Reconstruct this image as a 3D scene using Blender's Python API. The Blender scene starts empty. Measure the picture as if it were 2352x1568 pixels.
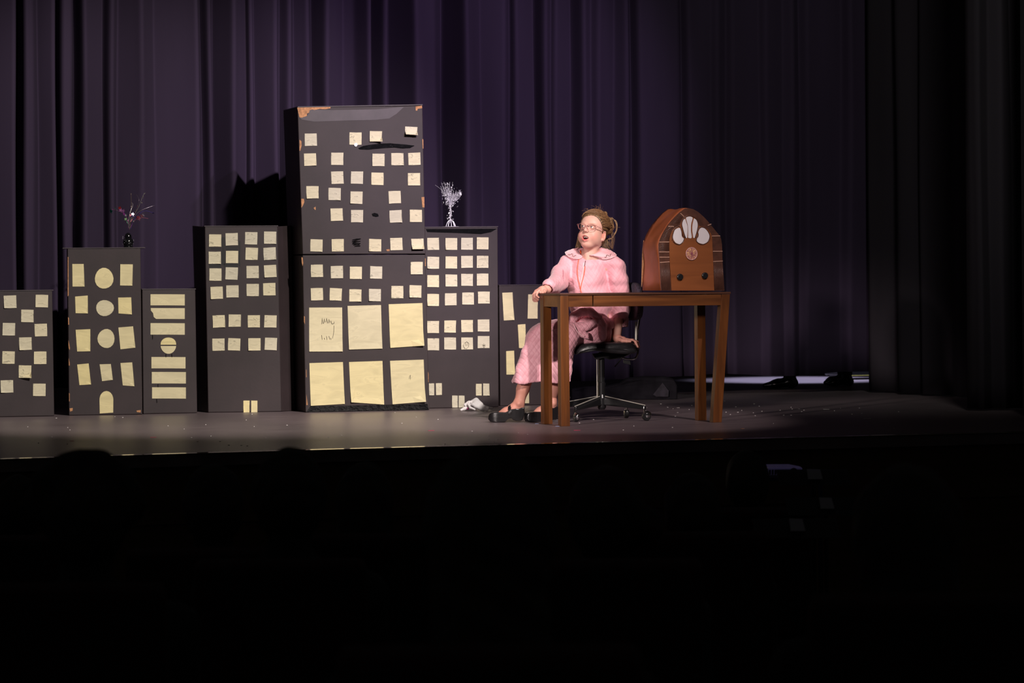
import bpy, math, random
import numpy as np
from mathutils import Vector, Matrix

random.seed(7)
RNG = np.random.RandomState(11)
SC = bpy.context.scene
COL = SC.collection

# ------------------------------------------------------------------ camera (stage axes: X right, Y upstage, Z up, stage floor z=0)
FPX, HCAM = 7200.0, 0.875
TH, PHI = math.radians(18.0), math.radians(0.40)
RV = Vector((math.cos(TH), -math.sin(TH), 0.0))
FV = Vector((math.sin(TH), math.cos(TH), 0.0))
ZV = Vector((0, 0, 1))
PX0, PY0 = 1176.0, 625.0
cam_d = bpy.data.cameras.new('camera')
cam = bpy.data.objects.new('camera', cam_d)
COL.objects.link(cam)
cr = RV * math.cos(PHI) - ZV * math.sin(PHI)
cu = RV * math.sin(PHI) + ZV * math.cos(PHI)
cb = -FV
cam.matrix_world = Matrix(((cr.x, cu.x, cb.x, 0), (cr.y, cu.y, cb.y, 0), (cr.z, cu.z, cb.z, HCAM), (0, 0, 0, 1)))
cam_d.sensor_width = 36.0
cam_d.lens = 36.0 * FPX / 2352.0
cam_d.shift_y = -(784.0 - PY0) / 2352.0
cam_d.clip_end = 200
cam_d.dof.use_dof = True
cam_d.dof.focus_distance = 18.4
cam_d.dof.aperture_fstop = 6.3
SC.camera = cam

# ------------------------------------------------------------------ world, lights, exposure
SC.view_settings.view_transform = 'Standard'
SC.view_settings.look = 'None'
SC.view_settings.gamma = 1.0
SC.view_settings.use_curve_mapping = False
SC.view_settings.exposure = 0.0
w = bpy.data.worlds.new('house_dark'); SC.world = w
w.use_nodes = True
w.node_tree.nodes['Background'].inputs[0].default_value = (0.5, 0.47, 0.45, 1)
w.node_tree.nodes['Background'].inputs[1].default_value = 0.02

def spot(name, loc, tgt, power, color, size_deg, blend=0.4, radius=0.12):
    l = bpy.data.lights.new(name, 'SPOT'); l.energy = power; l.color = color
    l.spot_size = math.radians(size_deg); l.spot_blend = blend; l.shadow_soft_size = radius
    o = bpy.data.objects.new(name, l); COL.objects.link(o)
    o.location = loc
    o.rotation_euler = (Vector(tgt) - Vector(loc)).to_track_quat('-Z', 'Y').to_euler()
    return o
# front-of-house spots hung over the auditorium, a low warm box-boom spot from house left, a weak spill on the right curtains, blue work light backstage
spot('front_spot', (6.9, 8.0, 7.0), (5.95, 17.3, 0.55), 2250, (1.0, 0.84, 0.82), 15, .35)
spot('curtain_wash', (8.3, 8.0, 7.0), (6.15, 20.6, 1.6), 3700, (0.88, 0.68, 1.0), 17.5, .8)
spot('building_wash', (6.2, 8.0, 7.0), (4.1, 19.3, .75), 5900, (1.0, 0.92, 0.85), 25, .6)
spot('box_boom', (-1.5, 9.0, 2.6), (6.0, 17.3, 0.50), 3400, (1.0, 0.86, 0.82), 9, .5, .35)
spot('spill', (5.5, 9.0, 7.0), (9.2, 20.0, 1.6), 950, (0.98, 0.98, 0.90), 32, .9, .5)
spot('work_light', (9.9, 22.6, 3.4), (9.9, 23.1, 0), 1500, (0.62, 0.68, 1.0), 30, .7)
spot('projector_fill', (7.0, 10.0, 3.5), (5.33, 12.6, 0.1), 50, (0.45, 0.35, 1.0), 12, .8)  # added purple spot overhead, only to brighten the projector; no monitor there


# ------------------------------------------------------------------ pixel helpers: a picture ray at a chosen real depth
def ab(px, py):
    u, v = px - PX0, py - PY0
    return u * math.cos(PHI) - v * math.sin(PHI), u * math.sin(PHI) + v * math.cos(PHI)
def P(px, py, d):
    a, b = ab(px, py)
    return RV * (a * d / FPX) + FV * d + ZV * (HCAM - b * d / FPX)
def gd(px, py):
    return FPX * HCAM / ab(px, py)[1]
def G(px, py):
    p = P(px, py, gd(px, py)); p.z = 0.0
    return p
def onY(px, py, Y):
    a, b = ab(px, py)
    d = Y / (math.cos(TH) - a / FPX * math.sin(TH))
    return P(px, py, d)

# ------------------------------------------------------------------ materials
def new_mat(name):
    m = bpy.data.materials.new(name); m.use_nodes = True
    return m, m.node_tree, m.node_tree.nodes['Principled BSDF']
def mat(name, col, rough=0.6, metal=0.0, spec=0.5, noise=0.0, nscale=20.0, stretch=(1, 1, 1), bump=0.0, bscale=None, col2=None, sheen=0.0, coat=0.0, alpha=1.0, attr=None):
    m, nt, b = new_mat(name)
    b.inputs['Roughness'].default_value = rough
    b.inputs['Metallic'].default_value = metal
    b.inputs['Specular IOR Level'].default_value = spec
    b.inputs['Sheen Weight'].default_value = sheen
    b.inputs['Coat Weight'].default_value = coat
    b.inputs['Base Color'].default_value = (*col, 1)
    N, L = nt.nodes, nt.links
    if noise or bump or col2:
        tc = N.new('ShaderNodeTexCoord'); mp = N.new('ShaderNodeMapping'); mp.inputs['Scale'].default_value = stretch
        L.new(tc.outputs['Object'], mp.inputs['Vector'])
        tx = N.new('ShaderNodeTexNoise'); tx.inputs['Scale'].default_value = nscale; tx.inputs['Detail'].default_value = 5
        L.new(mp.outputs[0], tx.inputs['Vector'])
        if noise or col2:
            rp = N.new('ShaderNodeValToRGB')
            c2 = col2 or tuple(c * (1 - noise) for c in col)
            c1 = col if col2 else tuple(min(1, c * (1 + noise)) for c in col)
            rp.color_ramp.elements[0].position = 0.32; rp.color_ramp.elements[1].position = 0.68
            rp.color_ramp.elements[0].color = (*c2, 1); rp.color_ramp.elements[1].color = (*c1, 1)
            L.new(tx.outputs['Fac'], rp.inputs[0]); L.new(rp.outputs[0], b.inputs['Base Color'])
        if bump:
            bp = N.new('ShaderNodeBump'); bp.inputs['Strength'].default_value = bump; bp.inputs['Distance'].default_value = 0.01
            t2 = tx
            if bscale:
                t2 = N.new('ShaderNodeTexNoise'); t2.inputs['Scale'].default_value = bscale; t2.inputs['Detail'].default_value = 4
                L.new(mp.outputs[0], t2.inputs['Vector'])
            L.new(t2.outputs['Fac'], bp.inputs['Height']); L.new(bp.outputs[0], b.inputs['Normal'])
    if attr:
        a = N.new('ShaderNodeAttribute'); a.attribute_name = attr
        L.new(a.outputs['Color'], b.inputs['Base Color'])
    return m

M = {}
M['box'] = mat('black_painted_cardboard', (0.034, 0.0225, 0.0245), 0.62, noise=0.14, nscale=5, bump=0.03, bscale=60)
M['boxside'] = M['box']
M['kraft'] = mat('bare_cardboard', (0.50, 0.24, 0.11), 0.8, noise=0.3, nscale=60)
M['tape'] = mat('glossy_black_tape', (0.006, 0.006, 0.007), 0.15, bump=0.25, bscale=40, spec=0.4)
M['tape0'] = mat('flat_black_paint', (0.006, 0.005, 0.006), 0.5)
M['duct'] = mat('dull_dark_tape', (0.060, 0.046, 0.052), 0.45, noise=0.2, nscale=9)
M['fabric'] = mat('plum_black_velour', (0.042, 0.029, 0.056), 0.9, noise=0.12, nscale=3, stretch=(1, 1, .1), spec=0.15)
M['fabric2'] = mat('black_serge', (0.030, 0.025, 0.032), 0.9, noise=0.15, nscale=3, stretch=(1, 1, .1), spec=0.15)
M['chrome'] = mat('chrome', (0.6, 0.6, 0.62), 0.12, metal=1)
M['brushed'] = mat('brushed_metal', (0.55, 0.52, 0.45), 0.45, metal=.3)
M['blkplastic'] = mat('black_plastic', (0.012, 0.012, 0.013), 0.3)
M['blkmetal'] = mat('black_painted_metal', (0.010, 0.010, 0.011), 0.22, spec=0.6)
M['blkvinyl'] = mat('worn_black_vinyl', (0.014, 0.013, 0.015), 0.35, bump=0.15, bscale=40)
M['blktweed'] = mat('speckled_dark_upholstery', (0.10, 0.075, 0.115), 0.9, col2=(0.02, 0.016, 0.024), nscale=160)
M['leather'] = mat('black_shoe_leather', (0.010, 0.009, 0.010), 0.25, bump=0.03, bscale=120, spec=0.6)
M['robe'] = mat('pink_quilted_satin', (0.76, 0.36, 0.42), 0.55, noise=0.05, nscale=14, sheen=0.3, bump=0.06, bscale=300)
M['robe2'] = mat('pink_collar_cotton', (0.80, 0.42, 0.46), 0.6, bump=0.05, bscale=300)
M['orange'] = mat('orange_cord', (0.85, 0.13, 0.04), 0.5)
M['skin'] = mat('skin', (0.7, 0.4, 0.33), 0.5, attr='tint', spec=0.4)
M['skin'].node_tree.nodes['Principled BSDF'].inputs['Subsurface Weight'].default_value = 0.08
M['skin'].node_tree.nodes['Principled BSDF'].inputs['Subsurface Radius'].default_value = (0.01, 0.004, 0.002)
M['hair'] = mat('brown_blonde_hair', (0.3, 0.18, 0.09), 0.45, attr='tint')
M['white'] = mat('white_cotton', (0.90, 0.85, 0.86), 0.8, noise=0.05)
M['petal'] = mat('shiny_pale_foil', (0.88, 0.82, 0.84), 0.3, metal=0.1, bump=0.2, bscale=25)
M['teeth'] = mat('teeth', (0.85, 0.78, 0.68), 0.3)
M['eyewhite'] = mat('eye', (0.8, 0.78, 0.76), 0.15, attr='tint')
M['rim'] = mat('rose_plastic', (0.50, 0.20, 0.20), 0.25)
M['silver'] = mat('silver_foil', (0.92, 0.90, 0.96), 0.3, metal=0.4)
M['audience'] = mat('audience_dark_clothes', (0.02, 0.02, 0.022), 0.9)
M['audhair'] = mat('audience_dark_hair', (0.02, 0.015, 0.012), 0.7)
M['audgrey'] = mat('audience_grey_hair', (0.12, 0.11, 0.10), 0.7)
M['seatred'] = mat('auditorium_seat_fabric', (0.03, 0.01, 0.012), 0.9)
M['pink'] = mat('pink_tape', (0.8, 0.05, 0.15), 0.5)
M['palegrey'] = mat('pale_grey_plastic', (0.45, 0.44, 0.50), 0.4)
M['paperw'] = mat('grey_paper', (0.28, 0.28, 0.32), 0.9)

def wood(name, c1, c2, c3=None, scale=6.0, axis=0, rough=0.35):
    m, nt, b = new_mat(name); N, L = nt.nodes, nt.links
    tc = N.new('ShaderNodeTexCoord'); mp = N.new('ShaderNodeMapping')
    s = [22.0, 22.0, 22.0]; s[axis] = 1.6
    mp.inputs['Scale'].default_value = s
    L.new(tc.outputs['Object'], mp.inputs['Vector'])
    n1 = N.new('ShaderNodeTexNoise'); n1.inputs['Scale'].default_value = scale / 6; n1.inputs['Detail'].default_value = 8; n1.inputs['Distortion'].default_value = 1.2
    L.new(mp.outputs[0], n1.inputs['Vector'])
    rp = N.new('ShaderNodeValToRGB'); rp.color_ramp.elements[0].position = 0.3; rp.color_ramp.elements[1].position = 0.7
    rp.color_ramp.elements[0].color = (*c1, 1); rp.color_ramp.elements[1].color = (*c2, 1)
    L.new(n1.outputs['Fac'], rp.inputs[0]); L.new(rp.outputs[0], b.inputs['Base Color'])
    bp = N.new('ShaderNodeBump'); bp.inputs['Strength'].default_value = 0.08
    L.new(n1.outputs['Fac'], bp.inputs['Height']); L.new(bp.outputs[0], b.inputs['Normal'])
    b.inputs['Roughness'].default_value = rough
    return m
M['woodx'] = wood('walnut_rail', (0.065, 0.020, 0.006), (0.165, 0.055, 0.014), axis=0)
M['woodz'] = wood('walnut_leg', (0.080, 0.025, 0.007), (0.185, 0.060, 0.013), axis=2)
M['woodtop'] = wood('dark_walnut_top', (0.05, 0.019, 0.011), (0.11, 0.042, 0.022), axis=0)
M['rbrown'] = wood('radio_brown_paint', (0.185, 0.054, 0.014), (0.300, 0.092, 0.026), scale=4, axis=0, rough=0.42)
M['rdark'] = mat('radio_dark_brown', (0.085, 0.032, 0.020), 0.38, noise=0.25, nscale=30, bump=0.1)
M['rrib'] = mat('radio_corrugated_brown', (0.11, 0.048, 0.034), 0.35, noise=0.2, nscale=30)
M['rside'] = mat('radio_side_card', (0.42, 0.120, 0.060), 0.5, noise=0.22, nscale=7, col2=(0.30, 0.075, 0.018))

def paper(name, col, marks=0.25, scale=14.0):
    m, nt, b = new_mat(name); N, L = nt.nodes, nt.links
    tc = N.new('ShaderNodeTexCoord'); oi = N.new('ShaderNodeObjectInfo')
    mp = N.new('ShaderNodeMapping'); mp.inputs['Scale'].default_value = (1, 1, 3.2)
    ad = N.new('ShaderNodeVectorMath'); ad.operation = 'ADD'
    L.new(tc.outputs['Object'], ad.inputs[0])
    cx = N.new('ShaderNodeCombineXYZ'); mu = N.new('ShaderNodeMath'); mu.operation = 'MULTIPLY'; mu.inputs[1].default_value = 17
    L.new(oi.outputs['Random'], mu.inputs[0]); L.new(mu.outputs[0], cx.inputs[0]); L.new(cx.outputs[0], ad.inputs[1])
    L.new(ad.outputs[0], mp.inputs['Vector'])
    n1 = N.new('ShaderNodeTexNoise'); n1.inputs['Scale'].default_value = scale; n1.inputs['Detail'].default_value = 3; n1.inputs['Distortion'].default_value = 1.0
    L.new(mp.outputs[0], n1.inputs['Vector'])
    rp = N.new('ShaderNodeValToRGB')
    e = rp.color_ramp.elements
    e[0].position = 0.30; e[0].color = (*[c * 0.86 for c in col], 1)
    e[1].position = 0.62; e[1].color = (*col, 1)
    ne = e.new(0.655); ne.color = (*[c * (1 - marks) for c in col], 1)
    ne = e.new(0.69); ne.color = (*col, 1)
    L.new(n1.outputs['Fac'], rp.inputs[0])
    hs = N.new('ShaderNodeHueSaturation'); L.new(rp.outputs[0], hs.inputs['Color'])
    mr = N.new('ShaderNodeMapRange'); mr.inputs['To Min'].default_value = 0.9; mr.inputs['To Max'].default_value = 1.06
    L.new(oi.outputs['Random'], mr.inputs['Value']); L.new(mr.outputs[0], hs.inputs['Value'])
    m3 = N.new('ShaderNodeMapRange'); m3.inputs['To Min'].default_value = 0.8; m3.inputs['To Max'].default_value = 1.15
    L.new(oi.outputs['Random'], m3.inputs['Value']); L.new(m3.outputs[0], hs.inputs['Saturation'])
    L.new(hs.outputs[0], b.inputs['Base Color'])
    bp = N.new('ShaderNodeBump'); bp.inputs['Strength'].default_value = 0.35; bp.inputs['Distance'].default_value = 0.006
    L.new(n1.outputs['Fac'], bp.inputs['Height']); L.new(bp.outputs[0], b.inputs['Normal'])
    b.inputs['Roughness'].default_value = 0.7
    return m
M['note'] = paper('sticky_note_paper', (0.74, 0.67, 0.47), 0.5)
M['sheet'] = paper('yellow_construction_paper', (0.80, 0.70, 0.40), 0.12, 6.0)

# ------------------------------------------------------------------ mesh helpers
def V3(v): return (float(v[0]), float(v[1]), float(v[2]))
def link_mesh(name, verts, faces, m, parent=None, smooth=False, loc=None):
    me = bpy.data.meshes.new(name)
    if isinstance(verts, np.ndarray):
        me.vertices.add(len(verts)); me.vertices.foreach_set('co', verts.astype(np.float32).ravel())
        nf, k = faces.shape
        me.loops.add(nf * k); me.loops.foreach_set('vertex_index', faces.astype(np.int32).ravel())
        me.polygons.add(nf); me.polygons.foreach_set('loop_start', np.arange(0, nf * k, k, dtype=np.int32))
        me.update(calc_edges=True); me.validate()
    else:
        me.from_pydata([V3(v) for v in verts], [], faces); me.update()
    if isinstance(m, (list, tuple)):
        for q in m: me.materials.append(q)
    else:
        me.materials.append(m)
    if smooth:
        me.polygons.foreach_set('use_smooth', [True] * len(me.polygons))
    o = bpy.data.objects.new(name, me); COL.objects.link(o)
    if parent is not None: o.parent = parent
    if loc is not None: o.location = loc
    return o

def frame_from(d):
    d = Vector(d).normalized()
    a = Vector((0, 0, 1)) if abs(d.z) < 0.9 else Vector((1, 0, 0))
    x = a.cross(d).normalized(); y = d.cross(x)
    return x, y

class MB:
    def __init__(s): s.v = []; s.f = []
    def add(s, v, f):
        o = len(s.v); s.v += [Vector(q) for q in v]; s.f += [tuple(i + o for i in q) for q in f]; return s
    def hexa(s, c):   # 8 corners: bottom 0-3 ccw, top 4-7
        return s.add(c, [(3, 2, 1, 0), (4, 5, 6, 7), (0, 1, 5, 4), (1, 2, 6, 5), (2, 3, 7, 6), (3, 0, 4, 7)])
    def box(s, x0, x1, y0, y1, z0, z1):
        return s.hexa([(x0, y0, z0), (x1, y0, z0), (x1, y1, z0), (x0, y1, z0), (x0, y0, z1), (x1, y0, z1), (x1, y1, z1), (x0, y1, z1)])
    def tube(s, pts, r, n=8, closed=False, cap=True):
        pts = [Vector(p) for p in pts]; k = len(pts)
        rs = r if isinstance(r, (list, tuple)) else [r] * k
        rings = []; px = None
        for i, p in enumerate(pts):
            if closed: d = pts[(i + 1) % k] - pts[i - 1]
            else: d = pts[min(i + 1, k - 1)] - pts[max(i - 1, 0)]
            if d.length < 1e-9: d = Vector((0, 0, 1))
            d.normalize()
            if px is None: x, y = frame_from(d)
            else:
                x = px - d * px.dot(d)
                if x.length < 1e-6: x, y = frame_from(d)
                x.normalize(); y = d.cross(x)
            px = x
            rings.append([p + (x * math.cos(2 * math.pi * j / n) + y * math.sin(2 * math.pi * j / n)) * rs[i] for j in range(n)])
        v = [q for rg in rings for q in rg]; f = []
        m = k if closed else k - 1
        for i in range(m):
            a, b = i * n, ((i + 1) % k) * n
            for j in range(n):
                f.append((a + j, a + (j + 1) % n, b + (j + 1) % n, b + j))
        if cap and not closed:
            f.append(tuple(range(n - 1, -1, -1))); f.append(tuple((k - 1) * n + j for j in range(n)))
        return s.add(v, f)
    def lathe(s, prof, c=(0, 0, 0), n=24, axis='z'):
        v = []; f = []
        for (r, h) in prof:
            for j in range(n):
                a = 2 * math.pi * j / n
                p = (r * math.cos(a), r * math.sin(a), h)
                if axis == 'y': p = (p[0], p[2], p[1])
                if axis == 'x': p = (p[2], p[0], p[1])
                v.append(Vector(p) + Vector(c))
        for i in range(len(prof) - 1):
            for j in range(n):
                f.append((i * n + j, i * n + (j + 1) % n, (i + 1) * n + (j + 1) % n, (i + 1) * n + j))
        f.append(tuple(range(n - 1, -1, -1))); f.append(tuple((len(prof) - 1) * n + j for j in range(n)))
        return s.add(v, f)
    def prism(s, poly, off):   # closed polygon of 3-D points extruded by off
        n = len(poly); off = Vector(off)
        v = [Vector(p) for p in poly] + [Vector(p) + off for p in poly]
        f = [tuple(range(n)), tuple(range(2 * n - 1, n - 1, -1))]
        for i in range(n): f.append((i, i + n, (i + 1) % n + n, (i + 1) % n))
        return s.add(v, f)
    def sphere(s, c, r, n=10, m=7):
        rr = r if isinstance(r, (tuple, list)) else (r, r, r); v = []; f = []
        for i in range(m + 1):
            t = math.pi * i / m
            for j in range(n):
                a = 2 * math.pi * j / n
                v.append((c[0] + rr[0] * math.sin(t) * math.cos(a), c[1] + rr[1] * math.sin(t) * math.sin(a), c[2] + rr[2] * math.cos(t)))
        for i in range(m):
            for j in range(n): f.append((i * n + j, (i + 1) * n + j, (i + 1) * n + (j + 1) % n, i * n + (j + 1) % n))
        return s.add(v, f)
    def xf(s, mtx): s.v = [mtx @ q for q in s.v]; return s
    def obj(s, name, m, parent=None, smooth=False, bevel=0.0, seg=2, fixn=True):
        o = link_mesh(name, s.v, s.f, m, parent, smooth)
        if fixn:
            import bmesh
            bm = bmesh.new(); bm.from_mesh(o.data); bmesh.ops.remove_doubles(bm, verts=bm.verts, dist=1e-6)
            bmesh.ops.recalc_face_normals(bm, faces=bm.faces); bm.to_mesh(o.data); bm.free()
        if bevel:
            md = o.modifiers.new('bevel', 'BEVEL'); md.width = bevel; md.segments = seg; md.limit_method = 'ANGLE'; md.angle_limit = math.radians(35)
        return o

def empty(name, loc, rz=0.0):
    o = bpy.data.objects.new(name, None); COL.objects.link(o)
    o.location = loc; o.rotation_euler = (0, 0, rz); o.empty_display_size = 0.1
    return o
def tag(o, label=None, cat=None, group=None, kind=None):
    if label: o['label'] = label
    if cat: o['category'] = cat
    if group: o['group'] = group
    if kind: o['kind'] = kind
    return o
def mw(o): return Matrix.Translation(o.location) @ o.rotation_euler.to_matrix().to_4x4()
def mwi(o): return mw(o).inverted()
def spline(pts, n=8):
    """Catmull-Rom through points"""
    pts = [Vector(p) for p in pts]; out = []
    q = [pts[0]] + pts + [pts[-1]]
    for i in range(1, len(q) - 2):
        for k in range(n):
            t = k / n
            out.append(0.5 * ((2 * q[i]) + (q[i + 1] - q[i - 1]) * t + (2 * q[i - 1] - 5 * q[i] + 4 * q[i + 1] - q[i + 2]) * t * t + (3 * q[i] - q[i - 1] - 3 * q[i + 1] + q[i + 2]) * t ** 3))
    out.append(pts[-1]); return out

# ------------------------------------------------------------------ signed-distance modelling (numpy) + surface nets
class SDF:
    def __init__(s, lo, hi, h):
        s.lo = np.array(lo, np.float64); s.h = h
        s.n = np.maximum(4, np.ceil((np.array(hi) - s.lo) / h).astype(int) + 1)
        s.F = np.full(s.n, 1.0, np.float32)
    def region(s, lo, hi):
        a = np.clip(np.floor((np.array(lo) - s.lo) / s.h).astype(int), 0, s.n)
        b = np.clip(np.ceil((np.array(hi) - s.lo) / s.h).astype(int) + 1, 0, s.n)
        if (b <= a).any(): return None
        ax = [(s.lo[i] + s.h * np.arange(a[i], b[i])).astype(np.float32) for i in range(3)]
        X, Y, Z = np.meshgrid(*ax, indexing='ij', sparse=True)
        return (slice(a[0], b[0]), slice(a[1], b[1]), slice(a[2], b[2])), X, Y, Z
    def put(s, fn, lo, hi, k=0.01, mode='u'):
        pad = k + 3 * s.h + 0.004
        r = s.region(np.array(lo) - pad, np.array(hi) + pad)
        if r is None: return s
        sl, X, Y, Z = r
        g = fn(X, Y, Z); a = s.F[sl]
        if mode == 'u':
            h = np.maximum(k - np.abs(a - g), 0) / k if k > 0 else 0
            s.F[sl] = np.minimum(a, g) - h * h * k * 0.25
        else:
            g = -g
            h = np.maximum(k - np.abs(a - g), 0) / k if k > 0 else 0
            s.F[sl] = np.maximum(a, g) + h * h * k * 0.25
        return s
    def ball(s, c, r, k=0.01, mode='u'):
        rr = (r, r, r) if not isinstance(r, (tuple, list)) else r
        def fn(X, Y, Z):
            p = ((X - c[0]) / rr[0], (Y - c[1]) / rr[1], (Z - c[2]) / rr[2])
            k0 = np.sqrt(p[0] ** 2 + p[1] ** 2 + p[2] ** 2) + 1e-9
            k1 = np.sqrt((p[0] / rr[0]) ** 2 + (p[1] / rr[1]) ** 2 + (p[2] / rr[2]) ** 2) + 1e-9
            return k0 * (k0 - 1) / k1
        return s.put(fn, np.array(c) - rr, np.array(c) + rr, k, mode)
    def rball(s, c, r, R, k=0.01, mode='u'):   # rotated ellipsoid, R 3x3 local->world
        c = np.array(c, float); R = np.array(R, float); mx = max(r)
        def fn(X, Y, Z):
            x, y, z = X - c[0], Y - c[1], Z - c[2]
            q = [(x * R[0][i] + y * R[1][i] + z * R[2][i]) for i in range(3)]
            k0 = np.sqrt(sum((q[i] / r[i]) ** 2 for i in range(3))) + 1e-9
            k1 = np.sqrt(sum((q[i] / r[i] ** 2) ** 2 for i in range(3))) + 1e-9
            return k0 * (k0 - 1) / k1
        return s.put(fn, c - mx, c + mx, k, mode)
    def cone(s, a, b, ra, rb, k=0.01, mode='u', flat=None):
        a = np.array(a, float); b = np.array(b, float); d = b - a; L2 = max(d.dot(d), 1e-12); m = max(ra, rb)
        def fn(X, Y, Z):
            x, y, z = X - a[0], Y - a[1], Z - a[2]
            t = np.clip((x * d[0] + y * d[1] + z * d[2]) / L2, 0, 1)
            return np.sqrt((x - t * d[0]) ** 2 + (y - t * d[1]) ** 2 + (z - t * d[2]) ** 2) - (ra + (rb - ra) * t)
        return s.put(fn, np.minimum(a, b) - m, np.maximum(a, b) + m, k, mode)
    def chain(s, pts, rs, k=0.01, kb=None):
        for i in range(len(pts) - 1): s.cone(pts[i], pts[i + 1], rs[i], rs[i + 1], k if i else (kb or k))
        return s
    def nets(s):
        F = s.F; S = F < 0
        nx, ny, nz = F.shape
        c = np.zeros((nx - 1, ny - 1, nz - 1), np.uint8)
        for i in (0, 1):
            for j in (0, 1):
                for k in (0, 1): c += S[i:nx - 1 + i, j:ny - 1 + j, k:nz - 1 + k]
        act = np.argwhere((c > 0) & (c < 8))
        idx = np.full(c.shape, -1, np.int32); idx[act[:, 0], act[:, 1], act[:, 2]] = np.arange(len(act))
        cor = [(i, j, k) for i in (0, 1) for j in (0, 1) for k in (0, 1)]
        val = {q: F[act[:, 0] + q[0], act[:, 1] + q[1], act[:, 2] + q[2]] for q in cor}
        acc = np.zeros((len(act), 3)); cnt = np.zeros(len(act))
        for q in cor:
            for ax in range(3):
                if q[ax]: continue
                q2 = list(q); q2[ax] = 1; q2 = tuple(q2)
                a, b = val[q], val[q2]; m = (a < 0) != (b < 0)
                t = np.where(m, a / np.where(np.abs(a - b) < 1e-12, 1e-12, a - b), 0)
                for w_ in range(3):
                    acc[:, w_] += np.where(m, q[w_] + (t if w_ == ax else 0), 0)
                cnt += m
        v = (acc / cnt[:, None] + act) * s.h + s.lo
        quads = []
        for ax in range(3):
            A = [slice(None)] * 3; B_ = [slice(None)] * 3; A[ax] = slice(0, -1); B_[ax] = slice(1, None)
            sa, sb = S[tuple(A)], S[tuple(B_)]
            e = np.argwhere(sa != sb)
            u, w_ = [(1, 2), (2, 0), (0, 1)][ax]
            ok = (e[:, u] > 0) & (e[:, w_] > 0) & (e[:, u] < F.shape[u] - 1) & (e[:, w_] < F.shape[w_] - 1)
            e = e[ok]; ins = sa[e[:, 0], e[:, 1], e[:, 2]]
            def at(du, dw):
                q = e.copy(); q[:, u] += du; q[:, w_] += dw
                return idx[q[:, 0], q[:, 1], q[:, 2]]
            q = np.stack([at(-1, -1), at(0, -1), at(0, 0), at(-1, 0)], 1)
            q[~ins] = q[~ins][:, ::-1]
            quads.append(q)
        return v, np.concatenate(quads)
def vnormals(v, f):
    n = np.cross(v[f[:, 2]] - v[f[:, 0]], v[f[:, 3]] - v[f[:, 1]])
    N = np.zeros_like(v)
    for i in range(4): np.add.at(N, f[:, i], n)
    return N / (np.linalg.norm(N, axis=1)[:, None] + 1e-12)
def vnoise(p, scale, seed=0):
    """cheap smooth noise in -1..1"""
    r = np.random.RandomState(seed); out = np.zeros(len(p))
    for i in range(7):
        k = r.normal(size=3) * scale; out += np.sin(p @ k + r.rand() * 6.28)
    return out / 3.5
def set_tint(o, cols):
    me = o.data
    at = me.color_attributes.new('tint', 'FLOAT_COLOR', 'POINT')
    c = np.ones((len(me.vertices), 4), np.float32); c[:, :3] = cols
    at.data.foreach_set('color', c.ravel())
# ================================================================== SETTING
YE, YC = 15.1, 20.6          # stage edge, back curtain
def floor_material():
    m, nt, b = new_mat('scuffed_dark_stage_floor'); N, L = nt.nodes, nt.links
    tc = N.new('ShaderNodeTexCoord')
    mp = N.new('ShaderNodeMapping'); mp.inputs['Scale'].default_value = (0.5, 6, 1); L.new(tc.outputs['Object'], mp.inputs['Vector'])
    n1 = N.new('ShaderNodeTexNoise'); n1.inputs['Scale'].default_value = 6; n1.inputs['Detail'].default_value = 8; L.new(mp.outputs[0], n1.inputs['Vector'])
    n2 = N.new('ShaderNodeTexNoise'); n2.inputs['Scale'].default_value = 0.7; n2.inputs['Detail'].default_value = 3; L.new(tc.outputs['Object'], n2.inputs['Vector'])
    r = N.new('ShaderNodeValToRGB'); r.color_ramp.elements[0].color = (0.165, 0.122, 0.132, 1); r.color_ramp.elements[1].color = (0.300, 0.240, 0.250, 1)
    r.color_ramp.elements[0].position = .3; r.color_ramp.elements[1].position = .72
    L.new(n1.outputs['Fac'], r.inputs[0])
    mx = N.new('ShaderNodeMixRGB'); mx.blend_type = 'MULTIPLY'; mx.inputs[0].default_value = 0.5
    L.new(r.outputs[0], mx.inputs[1]); L.new(n2.outputs['Fac'], mx.inputs[2]); L.new(mx.outputs[0], b.inputs['Base Color'])
    rr = N.new('ShaderNodeMapRange'); rr.inputs['To Min'].default_value = 0.30; rr.inputs['To Max'].default_value = 0.46
    L.new(n1.outputs['Fac'], rr.inputs['Value']); L.new(rr.outputs[0], b.inputs['Roughness'])
    bp = N.new('ShaderNodeBump'); bp.inputs['Strength'].default_value = 0.05; bp.inputs['Distance'].default_value = 0.004
    L.new(n1.outputs['Fac'], bp.inputs['Height']); L.new(bp.outputs[0], b.inputs['Normal'])
    b.inputs['Specular IOR Level'].default_value = 0.35
    return m
M['floor'] = floor_material()
def ye(x): return YE - 0.16 * max(0.0, (5.2 - x) / 3.0) ** 2
XS = [-3 + .25 * i for i in range(34)] + [8, 12, 19]
front = [(x, ye(x)) for x in XS]
fl = MB().prism([(x, y, -.06) for x, y in front] + [(19, 26, -.06), (-3, 26, -.06)], (0, 0, .06)).obj('floor', M['floor']); tag(fl, kind='structure', label='dark scuffed wooden stage floor')
no = MB()
no.prism([(x, y - .012, .0004) for x, y in front] + [(x, y + .055, .0004) for x, y in front[::-1]], (0, 0, .0030))
o = no.obj('trim_1', mat('polished_edge_strip', (0.50, 0.43, 0.30), 0.07, metal=0.8), bevel=.001); tag(o, kind='structure')
M['apron'] = wood('dark_stage_front_panel', (0.060, 0.032, 0.018), (0.100, 0.055, 0.030), axis=0, rough=.6)
o = MB().prism([(x, y + .03, -1.25) for x, y in front] + [(x, y + .12, -1.25) for x, y in front[::-1]], (0, 0, 1.19)).obj('wall_stage_front', M['apron']); tag(o, kind='structure')
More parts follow.
